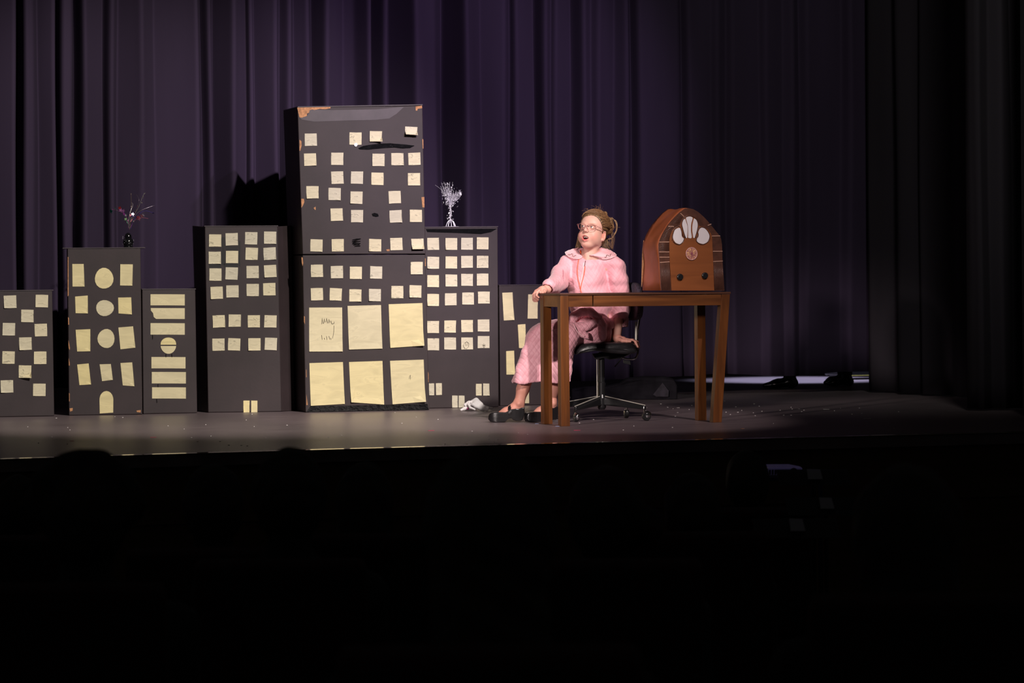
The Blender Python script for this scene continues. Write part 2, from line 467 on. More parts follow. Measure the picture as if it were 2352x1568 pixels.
o = MB().prism([(x, y + .01, -.34) for x, y in front] + [(x, y + .03, -.34) for x, y in front[::-1]], (0, 0, .04)).obj('trim_2', M['apron']); tag(o, kind='structure')
# auditorium floor (raked)
def zfl(Y): return -1.05 + max(0.0, (14.0 - Y)) * 0.055
o = link_mesh('floor_auditorium', [(-9, -1, zfl(-1)), (21, -1, zfl(-1)), (21, 14, -1.05), (-9, 14, -1.05), (21, 16, -1.05), (-9, 16, -1.05)], [(0, 1, 2, 3), (3, 2, 4, 5)], mat('dark_carpet', (0.012, 0.010, 0.012), .95, noise=.3)); tag(o, kind='structure')
M['wall'] = mat('dark_painted_wall', (0.02, 0.02, 0.024), 0.8, noise=.1)
o = MB().box(-7, 19, 24.6, 24.7, 0, 5.0).obj('wall_back', mat('backstage_wall', (0.16, 0.15, 0.18), 0.8, noise=.1)); tag(o, kind='structure')
wr = onY(2349, 900, 16.8)
o = MB().box(wr.x, wr.x + 4, 14.6, 16.8, -1.05, 5).obj('wall_right', M['wall']); tag(o, kind='structure')

# ---------------------------------------------------------------- curtains
def curtain(name, nodes, path, ztop, hem, m, label, group, res=0.012, seed=1, zrow=26, amp=1.7):
    """nodes: (px, depth offset); path: f(px)->(world xy Vector, normal Vector upstage)"""
    xs = np.array([n[0] for n in nodes], float); ds = np.array([n[1] for n in nodes], float) * amp
    n = int((xs[-1] - xs[0]) / 2.6)
    u = np.linspace(xs[0], xs[-1], n)
    d = np.interp(u, xs, ds)
    k = np.array([1, 3, 5, 3, 1.]); k /= k.sum()
    d = np.convolve(np.pad(d, 2, mode='edge'), k, 'valid')
    rs = np.random.RandomState(seed)
    ph = rs.rand(4) * 6.28
    V = []; 
    for j in range(zrow):
        t = j / (zrow - 1); hz = hem if not callable(hem) else 0
        for i in range(n):
            # folds wander sideways a little on their way down
            sh = (1 - t) * (6 * math.sin(u[i] * .011 + ph[0]) + 4 * math.sin(u[i] * .023 + ph[1]))
            sh += 1.5 * math.sin(3.1 * t * 3 + u[i] * .05 + ph[2])
            px = u[i] + sh
            di = np.interp(px, u, d) * (0.72 + 0.28 * math.cos(t * 2.2 + ph[3] + u[i] * .004)) if 0 else d[i] * (0.85 + 0.15 * math.sin(2.5 * t + u[i] * .013))
            c, nv = path(px if 0 < i < n - 1 else u[i])
            h0 = hem(u[i]) if callable(hem) else hem
            V.append((c.x + nv.x * di, c.y + nv.y * di, h0 + (ztop - h0) * t))
    V = np.array(V)
    f = []
    a = np.arange(n - 1)
    for j in range(zrow - 1):
        f.append(np.stack([j * n + a, j * n + a + 1, (j + 1) * n + a + 1, (j + 1) * n + a], 1))
    o = link_mesh(name, V, np.concatenate(f), m, smooth=True)
    md = o.modifiers.new('thick', 'SOLIDIFY'); md.thickness = 0.006; md.offset = 1
    tag(o, label, 'curtain', group)
    return o
def path_back(px):
    p = onY(px, 700, YC); return Vector((p.x, p.y)), Vector((0, 1))
nodes = [(-120,-.05),(-60,.06),(0,-.02),(35,-.06),(45,.1),(55,-.07),(75,-.05),(90,.02),(128,-.05),(135,.09),(142,-.06),(165,-.05),(178,.1),(195,-.06),
 (250,.07),(258,-.02),(264,-.04),(278,.05),(325,-.07),(360,.05),(445,-.07),(462,.03),(478,-.06),(495,.06),(532,-.07),(575,.06),(580,-.02),(590,.05),
 (634,-.06),(645,.03),(664,-.06),(676,.03),(708,-.05),(727,.08),(752,-.07),(802,.09),(828,.05),(853,-.06),(865,.09),(888,-.05),(904,.1),(946,-.07),
 (975,-.03),(1000,.0),(1028,.1),(1062,-.08),(1085,-.03),(1110,.03),(1158,-.03),(1178,.05),(1183,-.03),(1240,.08),(1252,-.05),(1272,.02),(1276,-.03),(1325,.06),
 (1342,-.05),(1365,.0),(1378,-.04),(1420,.03),(1440,-.03),(1458,.05),(1466,-.05),(1560,.02),(1570,.08),(1578,-.05),(1640,.03),(1648,-.04),(1672,.04),
 (1680,-.05),(1750,.04),(1758,-.05),(1803,.05),(1820,-.04),(1843,.04),(1856,-.05),(1945,.05),(1955,-.05),(2000,.03),(2030,-.03)]
nodes = [(a, b if a < 1462 else b * .5) for a, b in nodes]
curtain('stage_curtain', nodes, path_back, 4.2, lambda u: 0.135 + .012 * math.sin(u * .02) if u > 1560 else 0.125 + .01 * math.sin(u * .013), M['fabric'],
        'wide black and purple pleated back curtain hanging just above the stage floor', None)
pa, pb = onY(2006, 900, YC - .10), onY(2240, 915, 19.2)
def path_leg(px):
    t = (px - 2000) / 240.0
    c = pa.lerp(pb, t); dd = (pb - pa).normalized()
    return Vector((c.x, c.y)), Vector((-dd.y, dd.x))
curtain('leg_curtain', [(2000,-.02),(2040,.03),(2075,-.04),(2118,.03),(2126,-.04),(2180,.03),(2215,-.03),(2242,.03)], path_leg, 4.2, 0.012, M['fabric2'],
        'black side curtain angled forward, right of the gap with feet', 'black side curtains', seed=3)
p0 = onY(2236, 940, 17.5)
def path_leg2(px):
    p = onY(px, 700, 17.5); return Vector((p.x, p.y)), Vector((0, 1))
curtain('leg_curtain', [(2234,.08),(2240,-.03),(2270,.02),(2290,-.03),(2325,.03),(2344,-.03),(2380,.03),(2420,-.03),(2460,.02)], path_leg2, 4.2, 0.012, M['fabric2'],
        'nearest black side curtain at the right edge of the stage', 'black side curtains', seed=5)

# ================================================================== CARDBOARD SKYSCRAPERS
def quad_plane(q): # 3 points -> origin, normal (towards camera)
    n = (q[1] - q[0]).cross(q[3] - q[0]).normalized()
    if n.dot(FV) > 0: n = -n
    return q[0], n
def ray_on(px, py, o, n):
    a, b = ab(px, py); c = Vector((0, 0, HCAM))
    dr = FV + RV * (a / FPX) - ZV * (b / FPX)
    t = (o - c).dot(n) / dr.dot(n)
    return c + dr * t

class Building:
    """front face given by picture corners TL,TR,BR,BL standing on the floor line; extruded upstage"""
    def __init__(s, label, TL, TR, BR, BL, depth, name='cardboard_skyscraper', sections=None, ltop=0, dbl=None, dbr=None, back_in=(0, 0)):
        dl = gd(*BL) if dbl is None else dbl; dr = gd(*BR) if dbr is None else dbr
        s.dl, s.dr = dl, dr
        s.q = [P(BL[0], BL[1], dl), P(BR[0], BR[1], dr), P(TR[0], TR[1], dr), P(TL[0], TL[1], dl)]
        for i in (0, 1): s.q[i].z = 0.0015
        ax = (s.q[1] - s.q[0]); rz = math.atan2(ax.y, ax.x)
        s.root = empty(name, (s.q[0].x, s.q[0].y, 0), rz)
        tag(s.root, label, 'cardboard building', 'cardboard skyscrapers in a row')
        s.inv = mwi(s.root); s.up = Vector((-math.sin(rz), math.cos(rz), 0)); s.depth = depth
        s.o, s.n = quad_plane([s.q[0], s.q[1], s.q[2], s.q[3]])
        s.q[2] = ray_on(TR[0], TR[1], s.o, s.n)
        s.back_in = back_in
        s.k = 0
    def body(s, name='carton', front=None, m=None, z_off=0, grid=True):
        q = front or s.q
        U = s.up * s.depth
        ax = (s.q[1] - s.q[0]).normalized()
        bk = [q[0] + U + ax * s.back_in[0], q[1] + U - ax * s.back_in[1], q[2] + U - ax * s.back_in[1], q[3] + U + ax * s.back_in[0]]
        mb = MB().hexa([s.inv @ c for c in (q[0], q[1], bk[1], bk[0], q[3], q[2], bk[2], bk[3])])
        # dense enough to show the board's slight buckling
        o = mb.obj(name, m or M['box'], s.root, bevel=0.004)
        return o
    def lid(s, over=0.008, t=0.006, z=None):
        q = s.q; U = s.up * s.depth; ax = (q[1] - q[0]).normalized()
        a, b = q[3] - ax * over - s.up * .004, q[2] + ax * over - s.up * .004
        c, d = b + s.up * (s.depth + .008), a + s.up * (s.depth + .008)
        pts = [s.inv @ p for p in (a, b, c, d)]; top = [p + Vector((0, 0, t)) for p in pts]
        return MB().hexa(pts + top).obj('top_flap', M['duct'], s.root, bevel=.0015)
    def poly(s, pts, name, m, lift=0.0012, thick=0.0016, curl=None, label=None):
        """flat piece stuck to the face; pts in picture px; curl=(index list, lift)"""
        w = [ray_on(x, y, s.o, s.n) for x, y in pts]
        cen = sum(w, Vector()) / len(w)
        v = []
        base = [p + s.n * lift for p in w]
        if curl:
            for i, h in curl: base[i] = base[i] + s.n * h
        n = len(base)
        fr = [b + s.n * thick for b in base]
        mid = sum(fr, Vector()) / n
        mid2 = cen + s.n * (lift + thick)
        if curl:      # flat middle, only the rim lifts
            inr = [cen + (p - cen) * .72 + s.n * (lift + thick) for p in w]
            inb = [cen + (p - cen) * .72 + s.n * lift for p in w]
            vv = [s.inv @ p for p in base + fr + inr + inb]
            f = [(n + i, n + (i + 1) % n, 2 * n + (i + 1) % n, 2 * n + i) for i in range(n)] + [(i, 3 * n + i, 3 * n + (i + 1) % n, (i + 1) % n) for i in range(n)] + [(i, (i + 1) % n, n + (i + 1) % n, n + i) for i in range(n)] + [tuple(range(2 * n, 3 * n)), tuple(range(4 * n - 1, 3 * n - 1, -1))]
            o = MB().add(vv, f).obj(name, m, s.root)
            if label: o['label'] = label
            return o
        vv = [s.inv @ p for p in base + fr] + [s.inv @ mid2, s.inv @ (cen + s.n * lift)]
        f = [tuple(range(n, 2 * n)), tuple(range(n - 1, -1, -1))] + [(i, (i + 1) % n, n + (i + 1) % n, n + i) for i in range(n)] if not curl else [(n + i, n + (i + 1) % n, 2 * n) for i in range(n)] + [((i + 1) % n, i, 2 * n + 1) for i in range(n)] + [(i, (i + 1) % n, n + (i + 1) % n, n + i) for i in range(n)]
        o = MB().add(vv, f).obj(name, m, s.root)
        if label: o['label'] = label
        s.k += 1
        return o
    def note(s, cx, cy, w=28.0, h=28.0, rot=None, curl=None, m=None):
        r = math.radians(RNG.uniform(-2.5, 2.5) if rot is None else rot)
        # four corners plus edge midpoints, bottom a little bowed
        L = [(-.5, -.5), (0, -.5), (.5, -.5), (.5, 0), (.5, .5), (0, .5), (-.5, .5), (-.5, 0)]
        pts = []
        for (a, b) in L:
            x, y = a * w + RNG.uniform(-.3, .3), b * h + RNG.uniform(-.3, .3)
            pts.append((cx + x * math.cos(r) - y * math.sin(r), cy + x * math.sin(r) + y * math.cos(r)))
        c = {4: .002, 5: .0015, 6: .002}
        if RNG.rand() < .3: c[[4, 6][RNG.randint(2)]] = .008
        if curl: c.update(curl)
        return s.poly(pts, 'paper_window', m or M['note'], curl=list(c.items()))
    def circ(s, cx, cy, rx, ry, a0=0, a1=360, n=18, m=None):
        pts = []
        for i in range(n):
            a = math.radians(a0 + (a1 - a0) * i / (n if a1 - a0 == 360 else n - 1))
            k = 1 + .025 * math.sin(3 * a + cx)
            pts.append((cx + rx * k * math.cos(a), cy + ry * k * math.sin(a)))
        return s.poly(pts, 'paper_window', m or M['sheet'], lift=.002)
    def strokes(s, lines, name='pencil_marks', r=0.0011, m=None):
        mb = MB()
        for ln in lines: mb.tube([s.inv @ (ray_on(x, y, s.o, s.n) + s.n * .006) for x, y in ln], r, 5)
        return mb.obj(name, m or M['pencil'], s.root)
M['pencil'] = mat('pencil_grey', (0.20, 0.18, 0.14), .8)
def subdiv(pts, k=2):
    out = []
    for i in range(len(pts)):
        a, b = pts[i], pts[(i + 1) % len(pts)]
        for j in range(k): out.append((a[0] + (b[0] - a[0]) * j / k, a[1] + (b[1] - a[1]) * j / k))
    return out

# 1 far left, cut by the frame
b = Building('low black cardboard building with scattered yellow squares, cut by the left edge of the picture', (-28, 669), (120, 667.5), (124.7, 955.5), (-26, 958), .34)
b.body(); b.lid()
for x, y in [(23.2,692.8),(96.2,691),(62.8,725.4),(20.2,755.9),(93.9,757.7),(58.4,789),(19.4,820.7),(92.1,821.3),(57.5,853),(16.1,887),(90.3,895)]:
    cu_ = {4: .03, 5: .02} if abs(y - 853) < 1 else None
    b.note(x, y, 28.6, 28.6, curl=cu_)
# 2 with round windows
O = lambda x, y: (x / 3.409, 540 + y / 3.409)
b = Building('black cardboard building with round windows and arched door under a sparkly spray', O(528, 106), O(1100, 102), O(1115, 1404), O(540, 1412), .32)
B2 = b; b.body(); b.lid(over=.03)
for q in [(566,225,655,225,662,402,568,402),(942,227,1040,228,1036,395,940,393),(588,480,687,472,688,612,592,610),(925,488,1027,486,1033,620,928,612),
          (592,740,707,735,707,908,604,910),(927,722,1042,713,1060,880,943,893),(604,1012,694,1003,713,1168,622,1173),(780,1010,868,1008,884,1132,799,1142),(943,1000,1035,995,1052,1182,961,1175)]:
    pts = subdiv([O(q[i], q[i + 1]) for i in (0, 2, 4, 6)])
    b.poly(pts, 'paper_window', M['sheet'], curl=[(4, .004), (1, .001)])
for c in [(815,338,73,82),(821,570,70,63),(831,809,67,75)]:
    x, y = O(c[0], c[1]); b.circ(x, y, c[2] / 3.409, c[3] / 3.409)
arch = [(781,1395),(779,1290)] + [(833 - 54 * math.cos(math.radians(a)), 1285 - 66 * math.sin(math.radians(a))) for a in range(10, 171, 20)] + [(887,1290),(886,1388)]
b.poly([O(*p) for p in arch], 'paper_door', M['sheet'])
for pg in [[(530,170),(536,172),(538,470),(530,480)],[(533,640),(540,650),(542,700),(534,700)],[(536,820),(548,880),(545,900),(537,880)],[(538,960),(546,1000),(546,1020),(539,1020)],
           [(545,1355),(570,1352),(568,1375),(548,1380)],[(1068,1372),(1102,1368),(1100,1388),(1072,1384)],[(540,1235),(546,1240),(546,1300),(541,1300)]]:
    b.poly([O(*p) for p in pg], 'torn_patch', M['kraft'], lift=.0005, thick=.001)
# 3 striped
b = Building('narrow black cardboard building with wide yellow bars and a split round window', O(1113, 427), O(1530, 425), O(1545, 1392), O(1122, 1400), .24)
b.body(); b.lid(over=.003)
for x0, y0, x1, y1 in [(1178,462,1446,549),(1180,570,1446,655),(1178,688,1446,778),(1185,953,1452,1042),(1188,1070,1455,1160),(1190,1190,1455,1278)]:
    pts = [(x0,y0),((x0+x1)/2,y0),(x1,y0+1),(x1,y1+1),((x0+x1)/2,y1),(x0,y1)]
    if y0 == 570: pts = [(x0,y0),(x1,y0+1),(x1,y1+1),((x0+x1)/2,y1),(1222,y1),(1203,640),(1198,610),(1181,590)]
    b.poly([O(*p) for p in pts], 'paper_window', M['sheet'])
b.circ(*O(1318, 857), 61/3.409, 58/3.409, 180, 360, 12)
b.circ(*O(1318, 867), 61/3.409, 60/3.409, 0, 180, 12)
for l in [[(1299,928),(1299,955)],[(1345,928),(1346,953)],[(1195,780),(1195,812)],[(1227,1280),(1229,1310)],[(1237,1165),(1238,1188)]]:
    b.strokes([[O(*p) for p in l]], 'paint_drip', .0016, M['tape'])
# 4
O = lambda x, y: (420 + x / 3.41, 500 + y / 3.41)
b = Building('mid-height black cardboard building with a grid of small squares, left of the tallest', O(172, 70), O(742, 68), O(772, 1518), O(198, 1526), .30, back_in=(0, 0))
b.body(); b.lid(over=.004)
# right hand panel folded away from the front
a0, a1 = b.q[1], b.q[2]; r0 = P(676.8, 942.5, b.dr + .12); r0.z = .0015; r1 = P(668, 518, b.dr + .12)
inn = b.up * .08
mb = MB().hexa([b.inv @ c for c in (a0 + b.up*.001, r0, r0 + inn, a0 + b.up*.12, a1 + b.up*.001, r1, r1 + inn, a1 + b.up*.12)])
mb.obj('side_panel', M['box'], b.root, bevel=.003)
l0 = P(456, 947, b.dl + .20); l0.z = .0015; l1 = P(443.5, 518, b.dl + .20)
mb = MB().hexa([b.inv @ c for c in (l0, b.q[0] + b.up*.001, b.q[0] + b.up*.14, l0 + inn, l1, b.q[3] + b.up*.001, b.q[3] + b.up*.14, l1 + inn)])
mb.obj('side_panel', M['box'], b.root, bevel=.003)
for x, y in [(253,178),(383,168),(535,160),(683,155),(250,313),(385,307),(539,282),(680,281),(255,444),(382,436),(546,424),(684,418),(265,587),(388,576),(547,565),(677,559),
             (282,811),(406,805),(556,810),(686,811),(279,993),(402,991),(560,991),(689,987)]:
    X, Y = O(x, y); b.note(X, Y, 28.1, 28.1)
for x in (498, 559):
    X, Y = O(x, 1478); b.note(X, Y, 14, 27.5, rot=0, m=M['sheet'])
for x0, y0, x1, y1 in [(215,232,298,252),(330,220,432,256),(302,150,330,262),(300,262,332,372),(205,364,300,392),(318,358,432,390),(434,180,452,380)]:
    b.poly([O(*p) for p in subdiv([(x0,y0),(x1,y0+3),(x1-3,y1),(x0+4,y1-2)])], 'tape_patch', M['tape0'] if 'tape0' in M else M['tape'], lift=.0003, thick=.0005)
# 5 tallest: two stacked cartons
O = lambda x, y: (620 + x / 4.126, 220 + y / 4.126)
b = Building('tallest black cardboard skyscraper made of two stacked cartons with torn corners', (683, 247), (970.5, 243), (986.5, 941.5), (702, 947), .44)
B5 = b
dm_l, dm_r = b.dl + .004, b.dr + .004
ml, mr = P(695, 586, b.dl), P(977, 585, b.dr)
mr = ray_on(977, 585, b.o, b.n)
low = [b.q[0], b.q[1], mr, ml]
upq = [ml + Vector((0, 0, .006)) + b.n * .004, mr + Vector((0, 0, .006)) + b.n * .004, b.q[2] + b.n * .004, b.q[3] + b.n * .004]
b.body('lower_carton', low)
b.o, b.n = quad_plane(low)
O2 = lambda x, y: (640 + x / 3.921, 560 + y / 3.921)
for x, y in [(344,242),(524,254),(694,260),(877,257),(1243,217),(344,452),(514,454),(690,464),(866,460),(1068,434),(1231,427)]:
    X, Y = O2(x, y); b.note(X, Y, 27.6, 28.2)
for q in [(274,573,571,572,575,968,274,969),(620,558,921,550,932,942,632,951),(990,543,1294,532,1305,915,1004,936),(276,1073,578,1063,594,1440,288,1457),(633,1063,934,1053,948,1446,650,1425),(1002,1052,1305,1041,1320,1420,1024,1444)]:
    pts = subdiv([O2(q[i], q[i + 1]) for i in (0, 2, 4, 6)], 3)
    b.poly(pts, 'paper_window', M['sheet'], curl=[(6, .02 if q[0] in (990, 1002) else .006), (7, .004), (8, .004), (9, .012 if q[0] == 633 else .004)])
for pg in [[(205,120),(216,122),(222,170),(216,200),(208,170)],[(228,650),(236,655),(236,725),(228,700)],[(246,1130),(250,1132),(252,1200),(247,1200)],[(250,1350),(256,1400),(262,1450),(250,1450)],
           [(1318,130),(1323,130),(1324,200),(1318,200)],[(1345,1150),(1350,1170),(1350,1250),(1346,1240)]]:
    b.poly([O2(*p) for p in pg], 'torn_patch', M['kraft'], lift=.0005, thick=.001)
b.poly([O2(*p) for p in subdiv([(285,1462),(1340,1440),(1352,1492),(250,1512)], 3)], 'tape_strip', M['tape'], lift=.0005, thick=.0008)
b.strokes([[O2(385,720),O2(392,668),O2(398,715)],[O2(405,715),O2(410,672),O2(417,705)],[O2(425,700),O2(430,668),O2(440,712)],[O2(450,712),O2(452,676),O2(462,705)],[O2(470,690),O2(478,720),O2(498,715),O2(500,700)],
           [O2(498,735),O2(496,790),O2(485,850)],[O2(385,820),O2(392,860)],[O2(408,845),O2(415,858)],[O2(430,830),O2(434,862)],[O2(452,828),O2(458,858)],[O2(468,845),O2(470,862)]], r=.0013)
b.strokes([[O2(1172,1215),O2(1180,1182)],[O2(1184,1218),O2(1186,1178)]], r=.001)
b.o, b.n = quad_plane(upq)
upq[2] = ray_on(970.5, 243, b.o, b.n)
b.body('upper_carton', upq)
for i, (x, y) in enumerate([(386,416),(810,405),(380,604),(637,597),(1028,607),(1207,600),(1368,597),(638,775),(824,775),(1018,786),(1364,790),(403,914),(612,930),(819,964),(1182,960),(632,1125),(825,1140),(1191,1142),(1382,1137),(440,1417),(642,1415),(996,1415),(1197,1404)]):
    X, Y = O(x, y); b.note(X, Y, 27.9, 28.2)
X, Y = O(1002, 385); b.note(X, Y, 27.9, 24, curl={4: .03, 5: .012})
X, Y = O(1337, 332); b.note(X, Y, 27.9, 19, rot=3, curl={4: .03, 5: .03, 6: .03})
X, Y = O(1398, 1403); b.note(X, Y, 27.9, 24, rot=-2, curl={4: .02, 5: .02, 6: .02})
for pg in [[(258,112),(575,106),(572,118),(520,128),(470,124),(420,135),(400,128),(375,138),(370,160),(350,168),(352,190),(300,208),(280,205),(266,150)],
           [(280,415),(298,430),(300,470),(288,520),(280,520)],[(296,975),(322,975),(326,1005),(312,1040),(298,1060)],[(1380,100),(1440,94),(1442,118),(1400,122),(1396,140),(1382,140)],
           [(1444,410),(1452,410),(1454,500),(1447,500)],[(1436,960),(1462,958),(1464,1058),(1444,1056)],[(413,1062),(432,1050),(434,1080),(425,1080)],[(1102,1455),(1135,1452),(1133,1470),(1110,1472)]]:
    b.poly([O(*p) for p in pg], 'torn_patch', M['kraft'], lift=.0005, thick=.0012)
b.poly([O(*p) for p in [(292,128),(600,135),(1000,128),(1270,105),(1200,170),(1130,215),(1000,228),(700,235),(420,245),(300,225),(282,208),(352,192),(372,160),(290,150)]], 'tape_strip', M['duct'], lift=.0005, thick=.0008)
# wavy strip of glossy tape
tp = [(838,495),(880,475),(960,462),(1050,452),(1130,449),(1200,455),(1290,462),(1368,472),(1330,492),(1260,497),(1180,488),(1100,492),(1010,500),(930,508),(850,505)]
mb = MB(); n_ = len(tp)
b.poly([O(*p) for p in tp], 'glossy_tape_strip', M['tape'], lift=.001, thick=.004)
b.poly([O(*p) for p in [(965,1118),(990,1108),(1022,1118),(1030,1140),(1005,1146),(975,1138)]], 'glossy_tape_patch', M['tape'], lift=.001, thick=.003)
b.strokes([[O(*p) for p in [(780,1365),(820,1355),(860,1352),(800,1372),(778,1380),(858,1376),(785,1392),(780,1400),(858,1396),(790,1412),(850,1408),(800,1424),(856,1420)]]], 'paint_scribble', .0022, M['tape'])
b.poly([O(*p) for p in [(800,450),(822,445),(830,462),(818,482),(800,478),(795,462)]], 'tape_blob', M['silver'], lift=.005, thick=.002)
# top slab of the upper carton, left edge sagging
U = b.up * .44; q = upq
bk_l = P(637.5, 267, b.dl + .42)
lidpts = [q[3] - b.up*.003, q[2] + Vector((0,0,.003)) - b.up*.003, q[2] + U + Vector((0,0,.003)), q[3] + U]
MB().hexa([b.inv @ p for p in lidpts] + [b.inv @ p + Vector((0, 0, .007)) for p in lidpts]).obj('top_flap', M['duct'], b.root, bevel=.001)
# 6 right of the tallest
O = lambda x, y: (960 + x / 2.8, 400 + y / 2.8)
b = Building('black cardboard building with even columns of squares, silver spray standing on top', (975.5, 523), (1143.2, 521.5), (1145.7, 934.5), (981, 938), .40)
B6 = b; b.body(); b.lid(over=.002)
for r_, ys in enumerate([(448,448,447,444),(569,567,563,563),(687,683,679,677),(808,804,799,793),(982,979,976,972),(1093,1088,1088,1079)]):
    for c_, x in enumerate((97,214,315,415)):
        if r_ == 3: x += (0, -4, 6, 8)[c_]
        if r_ > 3: x += (0, -8, 0, 6)[c_]
        X, Y = O(x, ys[c_]); b.note(X, Y, 26.8, 27.5, rot=RNG.uniform(-1, 1))
for x, y, w_, h_ in [(87,1382,33,76),(134,1381,38,76),(390,1385,37,76),(438,1384,40,77),(237,1461,36,77),(280,1461,38,76)]:
    X, Y = O(x, y); b.note(X, Y, w_/2.8, h_/2.8, rot=0)
b.poly([O(*p) for p in [(50,352),(508,350),(470,372),(405,385),(250,378),(60,372)]], 'tape_strip', M['tape'], lift=.0005, thick=.0008)
b.strokes([[O(298,1085),O(290,1100),O(296,1116),O(310,1122),O(324,1108),O(326,1086),O(312,1076),O(298,1085)],[O(306,1082),O(304,1100)],[O(318,1084),O(312,1102)],[O(300,1118),O(296,1124)]], r=.0011)
b.strokes([[O(422,1088),O(422,1114)],[O(412,1096),O(432,1104)],[O(432,1094),O(413,1106)],[O(418,1112),O(427,1113)]], r=.0011)
# 7 rightmost, partly hidden by the girl
b = Building('low black cardboard building with tall yellow windows, partly behind the girl', (1146.5, 656), (1252, 655), (1256, 929.5), (1149.5, 932.5), .34)
b.body(); b.lid(over=.002)
for q in [(541,762,607,759,616,937,551,940),(708,772,772,772,765,928,704,928),(641,967,690,963,694,1118,649,1117),(566,1137,617,1134,622,1288,568,1288),(668,1330,706,1328,715,1400,714,1472),(676,1472,672,1400,668,1330,690,1328)][:5]:
    if q[0] == 668: pts = [O(672,1330),O(706,1328),O(713,1390),O(714,1472),O(682,1472),O(674,1400)]
    else: pts = subdiv([O(q[i], q[i + 1]) for i in (0, 2, 4, 6)])
    b.poly(pts, 'paper_window', M['sheet'], curl=[(4, .008)])
# ================================================================== TABLE
dT = 17.76
tb = P(1288.6, 900, dT); tb.z = 0
table = empty('writing_table', tb, math.radians(2.0))
tag(table, 'narrow walnut brown table with one leg slanting inward, in front of the seated girl', 'table')
Ti = mwi(table); tu = Vector((-math.sin(math.radians(2)), math.cos(math.radians(2)), 0)); tx_ = Vector((math.cos(math.radians(2)), math.sin(math.radians(2)), 0))
LT = (Ti @ ray_on(1677, 680, tb, tu)).x
DT, LW, ZB, ZA, ZT = 0.33, 0.050, 0.740, 0.676, 0.753
def leg(x0, y0, sh=0.0, w=LW, m='woodz'):
    b_ = MB().hexa([(x0 + sh, y0, 0), (x0 + w + sh + .004, y0, 0), (x0 + w + sh + .004, y0 + LW, 0), (x0 + sh, y0 + LW, 0), (x0, y0, ZB), (x0 + w, y0, ZB), (x0 + w, y0 + LW, ZB), (x0, y0 + LW, ZB)])
    return b_.obj('leg', M[m], table, bevel=.002)
leg(0, 0); leg(0, DT - LW); leg(LT - .053, 0, -.062, .053); leg(LT - .085, DT - LW)
MB().box(-.003, LT + .003, -.004, DT + .004, ZB + .0015, ZT).obj('tabletop', M['woodtop'], table, bevel=.0015)
xs_ = (Ti @ ray_on(1362.5, 690, tb, tu)).x
MB().box(LW, xs_ - .003, .004, .026, ZA, ZB).obj('front_rail', M['woodx'], table, bevel=.0015)
MB().box(xs_ + .004, LT - .0555, .002, .024, ZA, ZB - .002).obj('drawer_front', M['woodx'], table, bevel=.0015)
MB().box(.004, .024, LW, DT - LW, ZA, ZB).obj('side_rail', mat('walnut_side', (.20, .078, .022), .4, noise=.2, nscale=20), table, bevel=.0015)
MB().box(LT - .028, LT - .008, LW, DT - LW, ZA, ZB).obj('side_rail', M['woodz'], table, bevel=.0015)
MB().box(LW, LT - LW, DT - .026, DT - .006, ZA, ZB).obj('back_rail', M['woodx'], table, bevel=.0015)

# ================================================================== CARDBOARD CATHEDRAL RADIO
ro = ray_on(1518.5, 668, tb + tu * .035, tu)
radio = empty('cardboard_radio', (ro.x, ro.y, ZT + .001), math.radians(3.5))
tag(radio, 'brown cardboard cathedral radio with white petal grille standing on the table', 'radio')
Ri = mwi(radio); ru = Vector((-math.sin(math.radians(3.5)), math.cos(math.radians(3.5)), 0)); rorg = Vector((ro.x, ro.y, ZT))
def rp(x, y, off=0.0):      # crop px -> radio local point on the front plane (off = towards the viewer)
    p = Ri @ ray_on(1440 + x / 6.27, 450 + y / 6.27, rorg, ru)
    return Vector((p.x, -off, p.z))
def rpoly(pts, name, m, y0, y1, bevel=0, label=None, parent=radio):
    q = [rp(*p) for p in pts]
    o = MB().prism([Vector((p.x, -y0, max(p.z, 0))) for p in q], (0, y0 - y1, 0)).obj(name, m, parent, bevel=bevel)
    if label: o['label'] = label
    return o
outer = [(488,1362),(478,1200),(468,960),(455,800),(452,700),(470,630),(500,560),(545,480),(590,410),(660,330),(750,240),(830,183),(880,176),(950,190),(1020,230),(1100,300),(1160,365),(1210,425),(1270,500),(1330,570),(1350,620),(1362,700),(1366,800),(1372,960),(1385,1150),(1397,1362)]
q = [rp(*p) for p in outer]
shell = MB()
n = len(q); DR = .245
vs = []
for k_, t in enumerate((0, .12, .3, .5, .7, .88, 1.0)):
    for i, p in enumerate(q):
        wob = .010 * math.sin(9 * t + i * .9) * (1 if 0 < t < 1 else 0)
        sq = 1 - .06 * t
        cx_ = .18
        x = cx_ + (p.x - cx_) * (sq if p.z > .12 else 1 + .04 * t * (1 - p.z / .12)) + wob * (.6 if p.x < cx_ else .2)
        vs.append(Vector((x, DR * t, max(p.z, 0) + (0.004 if 5 < i < 20 else 0) * math.sin(t * 7))))
fs = []
for k_ in range(6):
    for i in range(n - 1): fs.append((k_ * n + i, k_ * n + i + 1, (k_ + 1) * n + i + 1, (k_ + 1) * n + i))
shell.add(vs, fs)
so = shell.obj('side_shell', M['rside'], radio, smooth=True)
md = so.modifiers.new('t', 'SOLIDIFY'); md.thickness = .004; md.offset = -1
